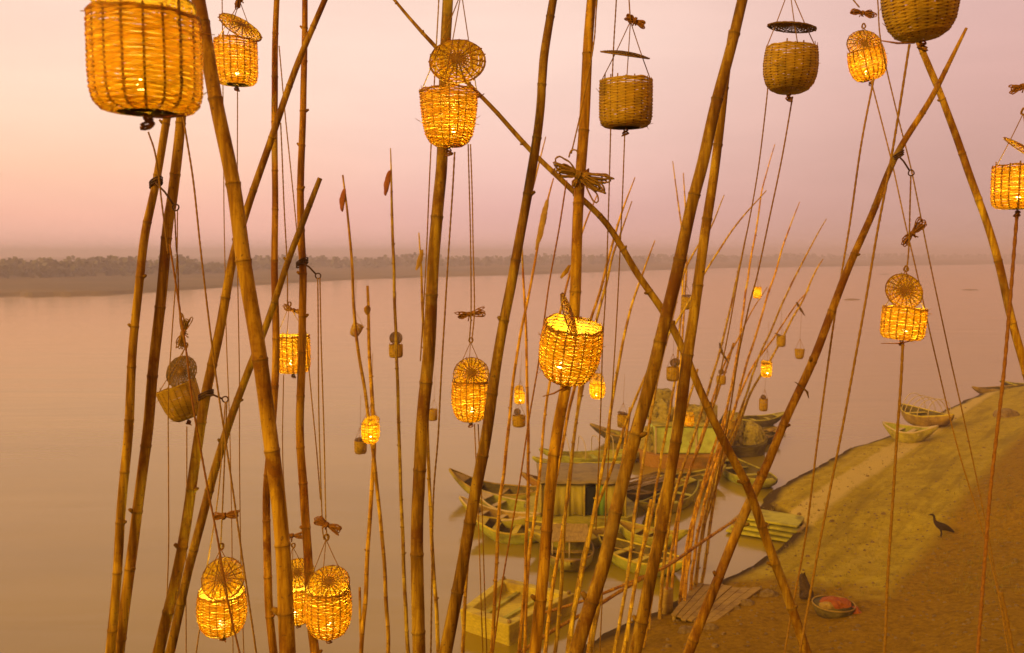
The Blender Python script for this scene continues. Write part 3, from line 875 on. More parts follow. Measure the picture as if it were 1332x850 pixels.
rope([(369, 488), (368, 600), (375, 700)], 6.4, 'thin tether under the lantern between two upright poles', 1.5)
rope([(571, -6), (561, 187), (556, 300), (551, 400), (547, 470)], 4.15, 'rope running down the left side of the thick middle pole', 2.0, top_ext=1)
rope([(609, 188), (612, 300), (613, 400), (611, 442)], 5.7, 'left of two lines hoisting the lantern with the tied lid', 2.0)
rope([(612, 188), (615, 300), (617, 400), (614, 442)], 5.75, 'right of two lines hoisting the lantern with the tied lid', 2.0)
rope([(591, 198), (585, 300), (578, 420), (570, 560), (563, 660), (560, 850)], 6.5, 'pale rope under the cup shaped glowing lantern', 2.6)
rope([(617, 552), (621, 650), (625, 760), (628, 850)], 5.9, 'left tether under the lantern with the tied lid', 1.8)
rope([(622, 552), (627, 660), (630, 760), (633, 850)], 5.95, 'right tether under the lantern with the tied lid', 1.8)
rope([(777, -6), (772, 60), (757, 140), (743, 200)], 4.1, 'rope leading down into the big rope bow', 2.2, top_ext=1)
rope([(737, 235), (727, 300), (715, 365), (708, 415), (700, 475), (689, 540), (677, 620), (669, 665), (654, 756), (641, 850)], 4.05, 'dark rope from the rope bow down left of open glowing basket', 2.4, mat='rope_dark')
rope([(802, -6), (797, 85), (791, 290), (788, 380), (784, 450), (782, 520), (779, 600), (775, 690)], 5.4, 'rope left of the unlit basket with its lid hoisted', 2.0, top_ext=1)
rope([(813, 170), (808, 290), (803, 400), (797, 500), (790, 620), (784, 760), (780, 850)], 5.0, 'faint tether under the unlit basket with its lid hoisted', 1.9)
rope([(1000, 100), (996, 140), (986, 220), (974, 290), (966, 330), (950, 420), (930, 520)], 4.6, 'left tether under the unlit basket with level lid', 2.0)
rope([(1031, 126), (1020, 190), (1012, 232), (1002, 280), (986, 356), (974, 400), (960, 465), (950, 530), (930, 640)], 4.4, 'right tether under the unlit basket with level lid', 2.3)
rope([(1137, 103), (1120, 190), (1105, 290), (1085, 420), (1065, 560), (1047, 700), (1031, 790), (1021, 850)], 5.2, 'long rope falling from the tilted glowing lantern to bottom edge', 3.0)
rope([(1133, 105), (1160, 210), (1180, 300), (1197, 375), (1218, 470), (1245, 580), (1278, 690), (1300, 780), (1312, 850)], 6.0, 'left of two ropes sloping past the lantern with round lid', 2.0)
rope([(1141, -6), (1146, 55), (1165, 140), (1187, 228), (1210, 345), (1235, 460), (1258, 565), (1282, 680), (1305, 800), (1316, 850)], 5.8, 'right of two ropes sloping past the lantern with round lid', 2.0, top_ext=.8)
rope([(1183, 58), (1172, 130), (1155, 230), (1140, 310), (1112, 470), (1087, 600), (1062, 730), (1040, 850)], 4.5, 'wide pale rope under the basket cut off at the top', 3.6)
rope([(1185, 228), (1184, 260), (1182, 320), (1179, 352)], 5.2, 'rope from the wire eye to the lantern with round lid', 2.3)
rope([(1174, 448), (1170, 520), (1162, 640), (1155, 760), (1150, 850)], 5.2, 'thick tether hanging under the lantern with round lid', 4.2)
rope([(1324, 276), (1313, 400), (1297, 560), (1285, 680), (1271, 850)], 4.6, 'thickest tether under the lantern at the right edge', 5.0, mat='rope_dark')
rope([(1105, -6), (1118, 10)], 6.0, 'short rope holding the coil above the tilted glowing lantern', 2.0, top_ext=.6)
rope([(818, -6), (820, 26)], 4.2, 'short rope into the knot above the hoisted lid', 1.8, top_ext=.8)
rope([(1302, 770), (1311, 812), (1318, 850)], 4.9, 'frayed rope end at the lower right corner', 5.0)


# ------------------------------------------------------------------ lanterns
def profile(kind, Rr, Hh):
    if kind == 'cyl':
        P = [(0.06, 0), (0.55, 0.0), (0.80, 0.02), (0.93, 0.09), (0.99, 0.22), (1.0, 0.5), (1.0, 0.8), (0.985, 1.0)]
    elif kind == 'cup':
        P = [(0.06, 0), (0.45, 0.01), (0.66, 0.08), (0.80, 0.2), (0.90, 0.42), (0.96, 0.7), (1.0, 1.0)]
    else:
        P = [(0.06, 0), (0.45, 0.01), (0.70, 0.08), (0.88, 0.22), (0.98, 0.42), (1.0, 0.62), (0.98, 0.82), (0.93, 1.0)]
    return [(a * Rr, b * Hh) for a, b in P]


def prof_sampler(P):
    L = [0]
    for (a, b), (c, d) in zip(P, P[1:]): L.append(L[-1] + math.hypot(c - a, d - b))

    def f(s):
        s = max(0, min(1, s)) * L[-1]
        for i in range(len(P) - 1):
            if s <= L[i + 1] + 1e-9:
                t = (s - L[i]) / (L[i + 1] - L[i])
                return (P[i][0] + (P[i + 1][0] - P[i][0]) * t, P[i][1] + (P[i + 1][1] - P[i][1]) * t)
        return P[-1]
    return f, L[-1]


def weave_body(kind, Rr, Hh, stakes, rows, res, seed, gap=0.82, sw=.034):
    rnd = random.Random(seed)
    f, L = prof_sampler(profile(kind, Rr, Hh))
    mb = MB()
    nseg = stakes * res
    dl = L / rows
    amp = Rr * 0.018
    th = Rr * 0.012
    for j in range(rows):
        s0 = (j + 0.5) / rows
        hh = dl * gap * rnd.uniform(0.82, 1.12) / 2
        ph = rnd.uniform(0, 6.28)
        w1 = rnd.uniform(0.05, 0.22); k1 = rnd.choice((2, 3, 5))
        n0 = len(mb.v)
        loose = rnd.uniform(0.7, 1.35)
        for i in range(nseg):
            a = 2 * PI * i / nseg
            s = s0 + (w1 * math.sin(k1 * a + ph) + 0.12 * rnd.uniform(-1, 1)) / rows
            off = amp * loose * math.cos(stakes * a / 2.0 + PI * j) if stakes % 2 == 0 else amp * math.cos(stakes * a / 2 + PI * j)
            for sgn, o2 in ((-1, -1), (1, -1), (1, 1), (-1, 1)):
                r, z = f(s + sgn * hh / L)
                rr = max(0.004, r + off + o2 * th)
                mb.v.append(Vector((math.cos(a) * rr, math.sin(a) * rr, z)))
        for i in range(nseg):
            i2 = (i + 1) % nseg
            for k in range(4):
                k2 = (k + 1) % 4
                mb.f.append((n0 + i * 4 + k, n0 + i2 * 4 + k, n0 + i2 * 4 + k2, n0 + i * 4 + k2)); mb.mi.append(0)
    # stakes
    mb.cur = 1
    m = 14
    for k in range(stakes):
        a = 2 * PI * (k + rnd.uniform(-.06, .06)) / stakes
        w = Rr * sw * rnd.uniform(.8, 1.2)
        n0 = len(mb.v)
        top = 1.0 + (rnd.uniform(0.0, 0.04) if rnd.random() < .75 else rnd.uniform(.04, .11))
        for i in range(m + 1):
            s = 0.03 + (1 - 0.03) * i / m
            r, z = f(s)
            if i == m: z += (top - 1) * Hh
            ta = Vector((-math.sin(a), math.cos(a), 0)); ra = Vector((math.cos(a), math.sin(a), 0))
            c = ra * r + Vector((0, 0, z))
            ww = w * min(1, max(.35, r / Rr * 1.3))
            for x, y in ((-1, -.35), (1, -.35), (1, .35), (-1, .35)):
                mb.v.append(c + ta * x * ww + ra * y * ww * 0.9)
        for i in range(m):
            for q in range(4):
                q2 = (q + 1) % 4
                mb.f.append((n0 + i * 4 + q, n0 + i * 4 + q2, n0 + (i + 1) * 4 + q2, n0 + (i + 1) * 4 + q)); mb.mi.append(1)
    mb.cur = 0
    if res > 2:   # loose cane ends
        for k in range(9):
            a = rnd.uniform(0, 6.28); s_ = rnd.uniform(.25, 1.0)
            r, z = f(s_)
            b = Vector((math.cos(a) * r * 1.02, math.sin(a) * r * 1.02, z))
            t = Vector((-math.sin(a), math.cos(a), 0)) * rnd.choice((-1, 1))
            o_ = Vector((math.cos(a), math.sin(a), rnd.uniform(-.6, .9)))
            L2 = Rr * rnd.uniform(.12, .34)
            mb.ring_sweep([b, b + t * L2 * .6 + o_ * L2 * .25, b + t * L2 + o_ * L2 * .65], [Rr * .012, Rr * .011, Rr * .006], 4)
    # wrapped rim
    rz = profile(kind, Rr, Hh)[-1]
    rim = []
    nr = 48 if res > 2 else 20
    for i in range(nr + 1):
        a = 2 * PI * i / nr
        rim.append(Vector((math.cos(a) * rz[0], math.sin(a) * rz[0], rz[1] - 0.004 + 0.003 * math.sin(9 * a) + Rr * .035 * math.sin(2 * a + seed) + Rr * .02 * math.sin(3 * a + seed * 2))))
    mb.ring_sweep(rim, Rr * 0.035, 6, cap=False, lobes=2, twist=2 * PI / (Rr * .25))
    return mb


def weave_lid(Rr, spokes, rows, seed):
    rnd = random.Random(seed)
    mb = MB()
    res = 3 if rows > 6 else 2
    n = spokes * res
    for j in range(rows):
        r0 = Rr * (0.10 + 0.90 * (j + 0.5) / rows)
        hw = Rr / rows * 0.40 * rnd.uniform(.8, 1.15)
        n0 = len(mb.v)
        for i in range(n):
            a = 2 * PI * i / n
            rj = r0 + rnd.uniform(-.12, .12) * Rr / rows
            zz = 0.018 * Rr * math.cos(spokes * a / 2 + PI * j) + Rr * 0.13 * (1 - (rj / Rr) ** 2)
            for dx, dz in ((-hw, -.01 * Rr), (hw, -.01 * Rr), (hw, .01 * Rr), (-hw, .01 * Rr)):
                mb.v.append(Vector((math.cos(a) * (rj + dx), math.sin(a) * (rj + dx), zz + dz)))
        for i in range(n):
            i2 = (i + 1) % n
            for k in range(4):
                k2 = (k + 1) % 4
                mb.f.append((n0 + i * 4 + k, n0 + i2 * 4 + k, n0 + i2 * 4 + k2, n0 + i * 4 + k2)); mb.mi.append(0)
    mb.cur = 1
    for k in range(spokes):
        a = 2 * PI * (k + rnd.uniform(-.1, .1)) / spokes
        pts = [Vector((math.cos(a) * r, math.sin(a) * r, Rr * 0.13 * (1 - (r / Rr) ** 2))) for r in (0.0, Rr * .35, Rr * .7, Rr * rnd.uniform(.98, 1.05))]
        mb.ring_sweep(pts, [Rr * .028, Rr * .03, Rr * .03, Rr * .026], 5)
    mb.ring_sweep([Vector((math.cos(t) * Rr * .98, math.sin(t) * Rr * .98, 0)) for t in [2 * PI * i / 30 for i in range(31)]], Rr * .03, 5, cap=False)
    return mb


def hank_mesh(scale, seed, r=0.0038, loops=7, two=True):
    """a coil of rope folded into loops and bound in the middle"""
    rnd = random.Random(seed)
    mb = MB()
    for sgn in ((1, -1) if two else (1,)):
        for k in range(loops):
            L = scale * rnd.uniform(0.55, 1.0) * (1.0 if sgn > 0 else 0.85)
            w = scale * rnd.uniform(0.06, 0.2)
            dz = rnd.uniform(-.45, .45); dy = rnd.uniform(-.5, .5)
            ctrl = []
            for t in [i / 12 for i in range(13)]:
                a = PI * 2 * t
                x = L * 0.5 * (1 - math.cos(a)); y = w * math.sin(a) * (0.4 + 0.6 * (1 - math.cos(a)) / 2)
                v = Vector((sgn * x, y * math.sin(dy * 2) + x * dy * 0.35, y * math.cos(dy * 2) + x * dz * 0.7))
                v += Vector((rnd.uniform(-1, 1), rnd.uniform(-1, 1), rnd.uniform(-1, 1))) * scale * 0.018
                ctrl.append(Vector((*v, r)))
            q = catmull(ctrl, scale * 0.05)
            mb.ring_sweep([v.xyz for v in q], r, 6, cap=False, lobes=2, twist=2 * PI / (r * 11))
    pts = []
    for i in range(50):
        a = i * 0.55
        pts.append(Vector(((i / 50 - .5) * scale * .14, math.cos(a) * r * 4.2, math.sin(a) * r * 4.2)))
    mb.ring_sweep(pts, r, 6)
    for k in range(3):
        L = scale * rnd.uniform(.2, .45)
        a = rnd.uniform(-2.4, -.7)
        mb.ring_sweep([Vector((0, 0, 0)), Vector((math.cos(a) * L * .5, rnd.uniform(-.02, .02), math.sin(a) * L * .55)), Vector((math.cos(a) * L * .9, 0, math.sin(a) * L))], [r, r, r * 1.3], 6)
    return mb


def child(mb, name, mats, root, mw, smooth=True):
    o = mb.build(name, mats, smooth=smooth)
    o.parent = root
    o.matrix_basis = root.matrix_basis.inverted() @ mw
    return o


DISH = None


def lantern(label, cx, cy, w, h, kind='cyl', lit=True, roll=0, pitch=0, D=0.26, lid=None, apex=None, hank=None, stakes=20, rows=20, power=1.6,
            group='big basket lanterns hung close by', knot=True, twig=None, dull=False, d=None, hankscale=None, gap=.93, lidmat=None, sw=.024):
    dd = d if d else FPX * D / w
    Rr = w * dd / FPX / 2
    Hh = h * dd / FPX
    c = at(cx, cy, dd)
    rot = Matrix.Rotation(-R(roll), 4, 'Y') @ Matrix.Rotation(R(pitch), 4, 'X') @ Matrix.Rotation(random.uniform(0, 6.28), 4, 'Z')
    mw = Matrix.Translation(c) @ rot @ Matrix.Translation((0, 0, -Hh / 2))
    root = empty('basket_lantern', Matrix.Translation(mw.translation))
    tag(root, label, 'lantern', group)
    small = w < 30
    seed = int(cx * 7 + cy)
    sm = 'straw' if lit else 'straw_unlit'
    body = weave_body(kind, Rr, Hh, stakes, int(rows * 2.3) if not small else rows, 4 if not small else 2, seed, gap, sw)
    child(body, 'basket', [M[sm], M['stake']], root, mw, smooth=False)
    if lid:
        lx, ly, lw, tilt, lroll = lid[:5]
        yaw = lid[5] if len(lid) > 5 else 0
        ld = dd + (lid[6] if len(lid) > 6 else 0.0)
        lm = Matrix.Translation(at(lx, ly, ld)) @ Matrix.Rotation(-R(lroll), 4, 'Y') @ Matrix.Rotation(R(yaw), 4, 'Z') @ Matrix.Rotation(R(tilt), 4, 'X')
        lb = weave_lid(lw * ld / FPX / 2, 20 if not small else 12, 11 if not small else 5, seed + 3)
        child(lb, 'lid', [M[lidmat or ('lid' if lit else 'lid_dark')], M['stake']], root, lm, smooth=False)
    if apex:
        A = at(apex[0], apex[1], dd)
        for k in range(3):
            a = R(200 + 120 * k + 15 + roll)
            rim = mw @ Vector((math.cos(a) * Rr * .97, math.sin(a) * Rr * .97, Hh * .97))
            if k == 2: rim = Matrix.Translation(c) @ Matrix.Rotation(-R(roll), 4, 'Y') @ Vector((Rr * .97, 0, Hh * .47))
            if k == 0: rim = Matrix.Translation(c) @ Matrix.Rotation(-R(roll), 4, 'Y') @ Vector((-Rr * .97, 0, Hh * .47))
            if k == 1: rim = Matrix.Translation(c) @ Matrix.Rotation(-R(roll), 4, 'Y') @ Vector((-.1 * Rr, -Rr * .97, Hh * .47))
            cb = MB()
            cr = 0.0026 if not small else 0.004
            mid_ = A.lerp(rim, .5) + Vector((0, 0, -0.006))
            q = catmull([Vector((*A, cr)), Vector((*mid_, cr)), Vector((*rim, cr))], 0.02)
            cb.ring_sweep([v.xyz for v in q], cr, 5)
            child(cb, 'cord', M['rope'], root, Matrix.Identity(4))
        if not small:   # the loop where the cords meet
            kb = MB()
            for j in range(2):
                kb.ring_sweep([A + Vector((math.cos(t) * .012 + .006 * j, .006 * math.sin(2 * t), math.sin(t) * .018 + .012)) for t in [2 * PI * i / 14 for i in range(15)]], 0.0035, 6)
            child(kb, 'cord_loop', M['rope'], root, Matrix.Identity(4))
        else:
            cb = MB(); cb.ring_sweep([A, A + Vector((0.01, 0, .3)), A + Vector((0.02, 0, .6))], 0.003, 4)
            child(cb, 'cord', M['rope'], root, Matrix.Identity(4))
    if hank:
        hx, hy, hang, hs = hank[:4]
        hmw = Matrix.Translation(at(hx, hy, dd - .02)) @ Matrix.Rotation(-R(hang), 4, 'Y')
        hb = hank_mesh(hs * dd / FPX, seed + 9, loops=11, r=0.0034)
        child(hb, 'rope_hank', M['rope_dark'] if hs < 25 else M['rope'], root, hmw)
    if knot and not small:
        kb = MB()
        bt = (mw @ Vector((0, 0, 0)))
        for k in range(4):
            a0 = random.uniform(0, 6.28)
            kb.ring_sweep([bt + Vector((math.cos(t + a0) * .009 * (1 + .3 * k), .008 * math.sin(2 * t), -.012 - .007 * k + .007 * math.sin(t))) for t in [2 * PI * i / 10 for i in range(11)]], 0.0035, 5)
        if twig:
            tb = MB(); tb.ring_sweep([at(*twig[0], dd - .02), at((twig[0][0] + twig[1][0]) / 2, (twig[0][1] + twig[1][1]) / 2 + 2, dd - .02), at(*twig[1], dd - .02)], [.002, .004, .0035], 5)
            child(tb, 'twig', M['rope_dark'], root, Matrix.Identity(4))
        child(kb, 'bottom_knot', M['rope_dark'], root, Matrix.Identity(4))
    if lit:
        fl = MB()
        fr = Rr * (0.085 if not small else .13)
        fh = fr * 3.2
        prof = [(0, .25), (.12, .75), (.3, 1.0), (.55, .75), (.8, .35), (1, .04)]
        pz = Hh * .22
        fx = Rr * random.uniform(-.25, .25)
        fl.ring_sweep([Vector((fx, 0, pz + t * fh)) for t, _ in prof], [fr * k for _, k in prof], 10)
        fmw = Matrix.Translation(c) @ Matrix.Rotation(-R(roll), 4, 'Y') @ Matrix.Translation((0, 0, -Hh / 2))
        lamp = MB()
        lamp.ring_sweep([Vector((fx, 0, Hh * t)) for t in (.03, .06, .13, .16, .15, .11)], [Rr * .16, Rr * .26, Rr * .30, Rr * .30, Rr * .25, Rr * .1], 14)
        lo = child(lamp, 'clay_lamp', M['clay'], root, fmw)
        fo = fl.build('flame', M['flame']); fo.parent = lo
        ld_ = bpy.data.lights.new('flame_glow', 'POINT')
        ld_.energy = 6.4 * power * (Rr / 0.13) ** 2
        ld_.color = (1.0, 0.90, 0.18)
        ld_.shadow_soft_size = 0.035 if not small else .06
        l = bpy.data.objects.new('flame_glow', ld_); COL.objects.link(l)
        l.parent = root
        l.matrix_basis = root.matrix_basis.inverted() @ fmw @ Matrix.Translation((fx, 0, Hh * .5))
    return root


lantern('biggest glowing basket lantern, hanging at the top left', 190, 85, 137, 122, 'cyl', stakes=18, rows=24, lid=(187, 6, 128, -8, 0), power=0.72, gap=.98, sw=.027, twig=((188, 152), (240, 150)))
lantern('glowing lantern with yellow lid flung open, beside the thick brown pole', 307, 82, 54, 56, 'cyl', lid=(313, 36, 58, 24, -38), apex=(312, 2), hank=(312, -2, 70, 18))
lantern('cup shaped glowing lantern under its upright lid, on thick pole', 584, 155, 75, 72, 'cup', sw=.014, lid=(595, 80, 74, 60, 0), apex=(600, -10), rows=22, twig=((630, 122), (618, 127)))
lantern('wide open glowing basket with its lid standing inside on edge', 741, 460, 80, 80, 'round', pitch=14, roll=-7, lid=(740, 412, 64, 90, 18, 78, -.03), rows=20, stakes=20, hank=None, gap=.86, twig=((706, 516), (735, 504)))
lantern('unlit cylindrical basket with its lid hoisted level above it', 814, 136, 68, 60, 'cyl', lit=False, lid=(813, 72, 65, 14, -8), apex=(820, 28), hank=(826, 27, -25, 16))
lantern('unlit basket with ragged rim under a level dark lid', 1028, 92, 68, 58, 'round', lit=False, lid=(1030, 36, 62, 4, -7), apex=(1027, -16), roll=-2)
lantern('unlit basket cut off by the top edge, above crossed poles', 1197, 4, 92, 94, 'round', lit=False, roll=6, twig=((1145, 53), (1190, 56)), rows=24, lid=None)
lantern('tilted glowing lantern with half closed lid below a dark coil', 1129, 85, 46, 40, 'round', roll=14, lid=(1124, 58, 44, 66, 14), hank=(1122, 17, -8, 20), apex=(1123, 36))
lantern('glowing straight sided lantern cut by the right edge', 1325, 244, 63, 56, 'cyl', lid=(1331, 195, 56, 28, -28), apex=(1331, 148), hank=(1330, 113, 15, 24), sw=.028, stakes=18, rows=16)
lantern('glowing lantern with round upright lid, over the empty water', 1175, 421, 54, 42, 'cyl', roll=-4, lid=(1176, 379, 49, 68, 0), apex=(1178, 352), hank=(1187, 304, 48, 24), sw=.026, twig=((1146, 447), (1190, 443)), stakes=18, rows=14)
lantern('glowing lantern with lid tied half open, left of a leaning pole', 612, 522, 49, 54, 'round', lid=(613, 487, 47, 62, 0, 0, -.03), apex=(612, 445), hank=(610, 409, 8, 22), stakes=18, rows=17)
lantern('bright glowing lantern at lower left, away from any pole', 289, 798, 62, 57, 'round', lid=(290, 753, 56, 58, 0), apex=(287, 714), hank=(292, 671, 5, 20), power=2.0, rows=18)
lantern('bright glowing lantern in front of the upright wire eye pole foot', 427, 797, 60, 64, 'round', lid=(428, 759, 54, 36, 0), apex=(424, 702), hank=(425, 683, -28, 22), power=2.0, rows=18)
lantern('glowing lantern half hidden between two pole feet', 388, 786, 46, 50, 'round', lid=(387, 746, 44, 40, 0), apex=(381, 712), hank=(380, 697, 0, 20), power=2.0, rows=16)
lantern('glowing lantern squeezed between two upright poles above midheight', 381, 461, 44, 49, 'cyl', lid=None, hank=(382, 404, -20, 18), apex=(376, 398), power=1.8, rows=17)
lantern('unlit lantern tipped to the right, lid hanging open', 237, 524, 52, 46, 'cup', lit=False, roll=20, lid=(236, 484, 44, 66, 50, 10), apex=(241, 452), hank=(238, 434, 75, 26), rows=24)

SG = 'small basket lanterns far off'


def small(label, cx, cy, w, h, lit=False, lid=None, kind='cyl', roll=0, power=1.6):
    lantern(label, cx, cy, w, h, kind, lit, D=.225, stakes=14, rows=11, group=SG, roll=roll, power=power,
            lid=lid, apex=(cx + random.uniform(-1, 2), cy - h * .5 - w * 1.1))


small('tiny unlit basket and round lid on the tall thin bamboo', 515, 457, 18, 17, lid=(515, 440, 17, 88, 0))
small('small glowing lantern at the joint of two thin bamboos', 482, 564, 24, 27, True, lid=(483, 548, 22, 30, 10), kind='round')
small('tiny unlit basket tucked left of the joint of two thin bamboos', 469, 582, 16, 17, lid=(469, 572, 15, 10, 0))
small('small tilted dull basket hooked on a thin bamboo over open water', 463, 430, 15, 17, roll=-25, kind='cup')
small('tiny basket peeping out right of the thick middle pole', 563, 540, 12, 15)
small('small glowing lantern with dark lid, right of the open glowing basket', 777, 509, 21, 21, True, lid=(776, 494, 19, 50, 25), kind='round')
small('tiny glowing lantern directly above a tiny unlit basket', 676, 518, 14, 15, True, lid=(675, 507, 13, 55, 20))
small('tiny unlit basket directly below a tiny glowing lantern', 675, 548, 17, 15, lid=(673, 536, 9, 80, 30))
small('tiny yellow basket on the long bowed bamboo', 810, 548, 14, 17, lid=(810, 538, 14, 8, -10))
small('tiny basket high between the close pair of thick poles', 893, 395, 14, 16, lid=(893, 385, 13, 10, 5))
small('tiny basket low left of the right thick pole of the pair', 875, 487, 16, 18, lid=(878, 472, 13, 50, 30))
small('tiny basket with dark upright lid under the crossed twig', 938, 495, 12, 11, lid=(938, 484, 7, 80, 20))
small('highest tiny glowing lantern in the fan of poles', 985, 381, 10.5, 15, True)
small('brightest tiny glowing lantern in the fan of poles', 997, 481, 14, 20, True, lid=(996, 472, 13, 20, 0))
small('tiny dull lantern resting against the lowest slanting bamboo', 1016, 444, 11.5, 15, lid=(1013, 436, 12, 10, -20))
small('tiny basket nearest the long pointed bamboo', 1040, 461, 12.5, 13, kind='cup')
small('tiny pointed lantern hanging alone above two dark boats', 993, 527, 11, 16, lid=(993, 517, 7, 60, 0))
small('tiny orange basket in front of the pale green cabin', 896, 547, 14, 15, True, lid=(896, 538, 13, 10, 0), power=.6)
small('tiny basket buried among the fan of poles at their crossing', 951, 553, 10, 12)

# big bow of rope on the pole
bw = empty('rope_bow', Matrix.Translation(at(752, 228, 4.05)))
tag(bw, 'big bow of coiled rope tied round a bamboo pole', 'rope bow')
b1 = hank_mesh(47 * 4.05 / FPX, 4, r=.0042, loops=13)
child(b1, 'rope_loops', M['rope'], bw, bw.matrix_basis @ Matrix.Rotation(R(22), 4, 'Y'))
bb = MB()
for k in range(5):
    bb.ring_sweep([at(755, 232, 4.2) + Vector((math.cos(t) * .04, math.sin(t) * .04, .03 * math.cos(t) + .007 * (k - 2))) for t in [2 * PI * i / 20 for i in range(21)]], .0042, 6)
child(bb, 'lashing', M['rope_dark'], bw, Matrix.Identity(4))
bl = MB()
q = catmull([Vector((*at(x, y, 4.08), .004)) for x, y in ((760, 238), (772, 262), (778, 262), (776, 252), (764, 242))], .01)
bl.ring_sweep([v.xyz for v in q], .004, 6)
q = catmull([Vector((*at(x, y, 4.08), .004)) for x, y in ((740, 205), (743, 196), (750, 196), (752, 203))], .01)
bl.ring_sweep([v.xyz for v in q], .004, 6)
child(bl, 'loose_loop', M['rope'], bw, Matrix.Identity(4))


# ------------------------------------------------------------------ boats
def boat(label, bow, stern, beam, hull='b_olive', inner='b_wood', rim='b_wood', tip=0.5, sheer=.42, thwarts=3, z=0.0, hoops=0, oars=0, blunt=False, name='rowing_boat', lift=0.0):
    A = on_z(*bow, z); B = on_z(*stern, z)
    L = (A - B).length; c = (A + B) / 2
    ang = math.atan2(A.y - B.y, A.x - B.x)
    root = empty(name, Matrix.Translation((c.x, c.y, z + lift)) @ Matrix.Rotation(ang, 4, 'Z'))
    tag(root, label, 'boat', 'boats moored by the bank')
    n = 22
    ex = 2.2 if not blunt else 4.0

    def sect(t):
        b = beam / 2 * max(0.0, 1 - abs(t) ** ex) ** 0.75 + 0.03
        top = sheer + (tip * max(0, t) ** 3 if t > 0 else tip * .55 * abs(t) ** 3)
        bot = -0.22 + (sheer + (tip if t > 0 else tip * .55) + .22 - .10) * abs(t) ** 3.2
        x = t * (L / 2 + 0.45 * (abs(t) ** 3))
        return x, b, top, bot
    mb = MB()
    rings = []
    K = 9
    for i in range(n + 1):
        t = -1 + 2 * i / n
        x, b, top, bot = sect(t)
        outer = []; inn = []
        for k in range(K):
            a = PI * k / (K - 1)
            yy = math.cos(a); zz = math.sin(a) ** 0.75
            outer.append(Vector((x, b * (abs(yy) ** .8) * (1 if yy > 0 else -1), top - (top - bot) * zz)))
            bi = max(.005, b - .05)
            inn.append(Vector((x * (1 - .05 * abs(t)), bi * (abs(yy) ** .8) * (1 if yy > 0 else -1), top + .005 - max(.02, top - bot - .06) * zz)))
        rings.append((outer, inn))
    for which, mi in ((0, 0), (1, 1)):
        n0 = len(mb.v)
        for r in rings: mb.v += r[which]
        for i in range(n):
            for k in range(K - 1):
                f = (n0 + i * K + k, n0 + i * K + k + 1, n0 + (i + 1) * K + k + 1, n0 + (i + 1) * K + k)
                mb.f.append(f if which == 0 else f[::-1]); mb.mi.append(mi)
    mb.build('hull', [M[hull], M[inner]], root)
    for sd in (1, -1):
        g = MB()
        pts = []
        for i in range(n + 1):
            x, b, top, bot = sect(-1 + 2 * i / n)
            pts.append(Vector((x * .99, sd * (b - .02), top + .012)))
        g.ring_sweep(pts, .045, 6, flat=.7)
        g.build('gunwale', M[rim], root)
    for k in range(thwarts):
        t = -0.55 + 1.1 * (k / max(1, thwarts - 1)) if thwarts > 1 else 0
        x, b, top, bot = sect(t)
        w = MB(); w.box((x, 0, top - .13), (.22, 2 * b - .1, .035), jit=.006)
        w.build('thwart', M[rim], root, smooth=False)
    dk = MB()
    x, b, top, bot = sect(.74)
    x2, b2, top2, _ = sect(.97)
    dk.poly([(x, -b * .9, top + .02), (x, b * .9, top + .02), (x2, b2, top2 + .02), (x2, -b2, top2 + .02), (x, -b * .9, top - .02), (x, b * .9, top - .02), (x2, b2, top2 - .02), (x2, -b2, top2 - .02)],
            [(0, 3, 2, 1), (4, 5, 6, 7), (0, 1, 5, 4), (1, 2, 6, 5), (2, 3, 7, 6), (3, 0, 4, 7)])
    dk.build('foredeck', M[rim], root, smooth=False)
    for k in range(hoops):
        t = -0.6 + 1.2 * k / max(1, hoops - 1)
        x, b, top, bot = sect(t)
        h = MB()
        h.ring_sweep([Vector((x + .05 * math.sin(a * 3 + k), math.cos(a) * b, top + math.sin(a) * 1.05)) for a in [PI * i / 14 for i in range(15)]], .022, 6)
        h.build('hoop', M['pale'], root)
    for k in range(oars):
        o = MB()
        yy = -.25 + .5 * k
        o.ring_sweep([Vector((-L * .35, yy, sheer + .05)), Vector((L * .3, yy * .4, sheer + .16)), Vector((L * .34, yy * .3, sheer + .18)), Vector((L * .48, yy * .2, sheer + .2))], [.025, .025, .07, .08], 6, flat=.5)
        o.build('oar', M['b_wood'], root)
    return root


boat('far slim dark boat with raised prow, behind the ribbed boat', (777, 573), (868, 577), 1.5, 'b_dark', 'b_olive', 'b_wood', tip=.55)
boat('long pale green boat with bare curved ribs over it', (712, 606), (835, 600), 1.7, 'b_green', 'b_olive', 'b_green', hoops=5, tip=.5)
boat('small reddish prow boat tucked behind the curtained houseboat', (690, 640), (752, 636), 1.5, 'b_red', 'b_wood', 'b_wood', tip=.5)
boat('dark boat with long pointed prow, leftmost of the moored boats', (596, 644), (712, 655), 1.6, 'b_olive', 'b_dark', 'b_wood', tip=.75, hoops=0)
boat('grey green boat just below the long pointed prow', (628, 664), (716, 680), 1.6, 'b_olive', 'b_green', 'pale', tip=.45, thwarts=2)
boat('green hulled boat with dark wells, lower left of the houseboat', (626, 697), (716, 703), 1.7, 'b_green', 'b_dark', 'b_yellow', tip=.35)
b7 = boat('round bowed boat seen end on with a plank roof', (742, 752), (738, 706), 1.75, 'b_olive', 'b_dark', 'b_wood', tip=.3, thwarts=1)
mb = MB(); mb.box((-.2, 0, .92), (1.9, 1.45, .05), jit=.02)
mb.build('plank_roof', M['b_wood'], b7, smooth=False)
for sx in (-1.05, .62):
    for sy in (-.6, 0, .6):
        mb = MB(); mb.ring_sweep([Vector((sx, sy, .2)), Vector((sx, sy, .9))], .03, 6); mb.build('roof_post', M['pale'], b7)
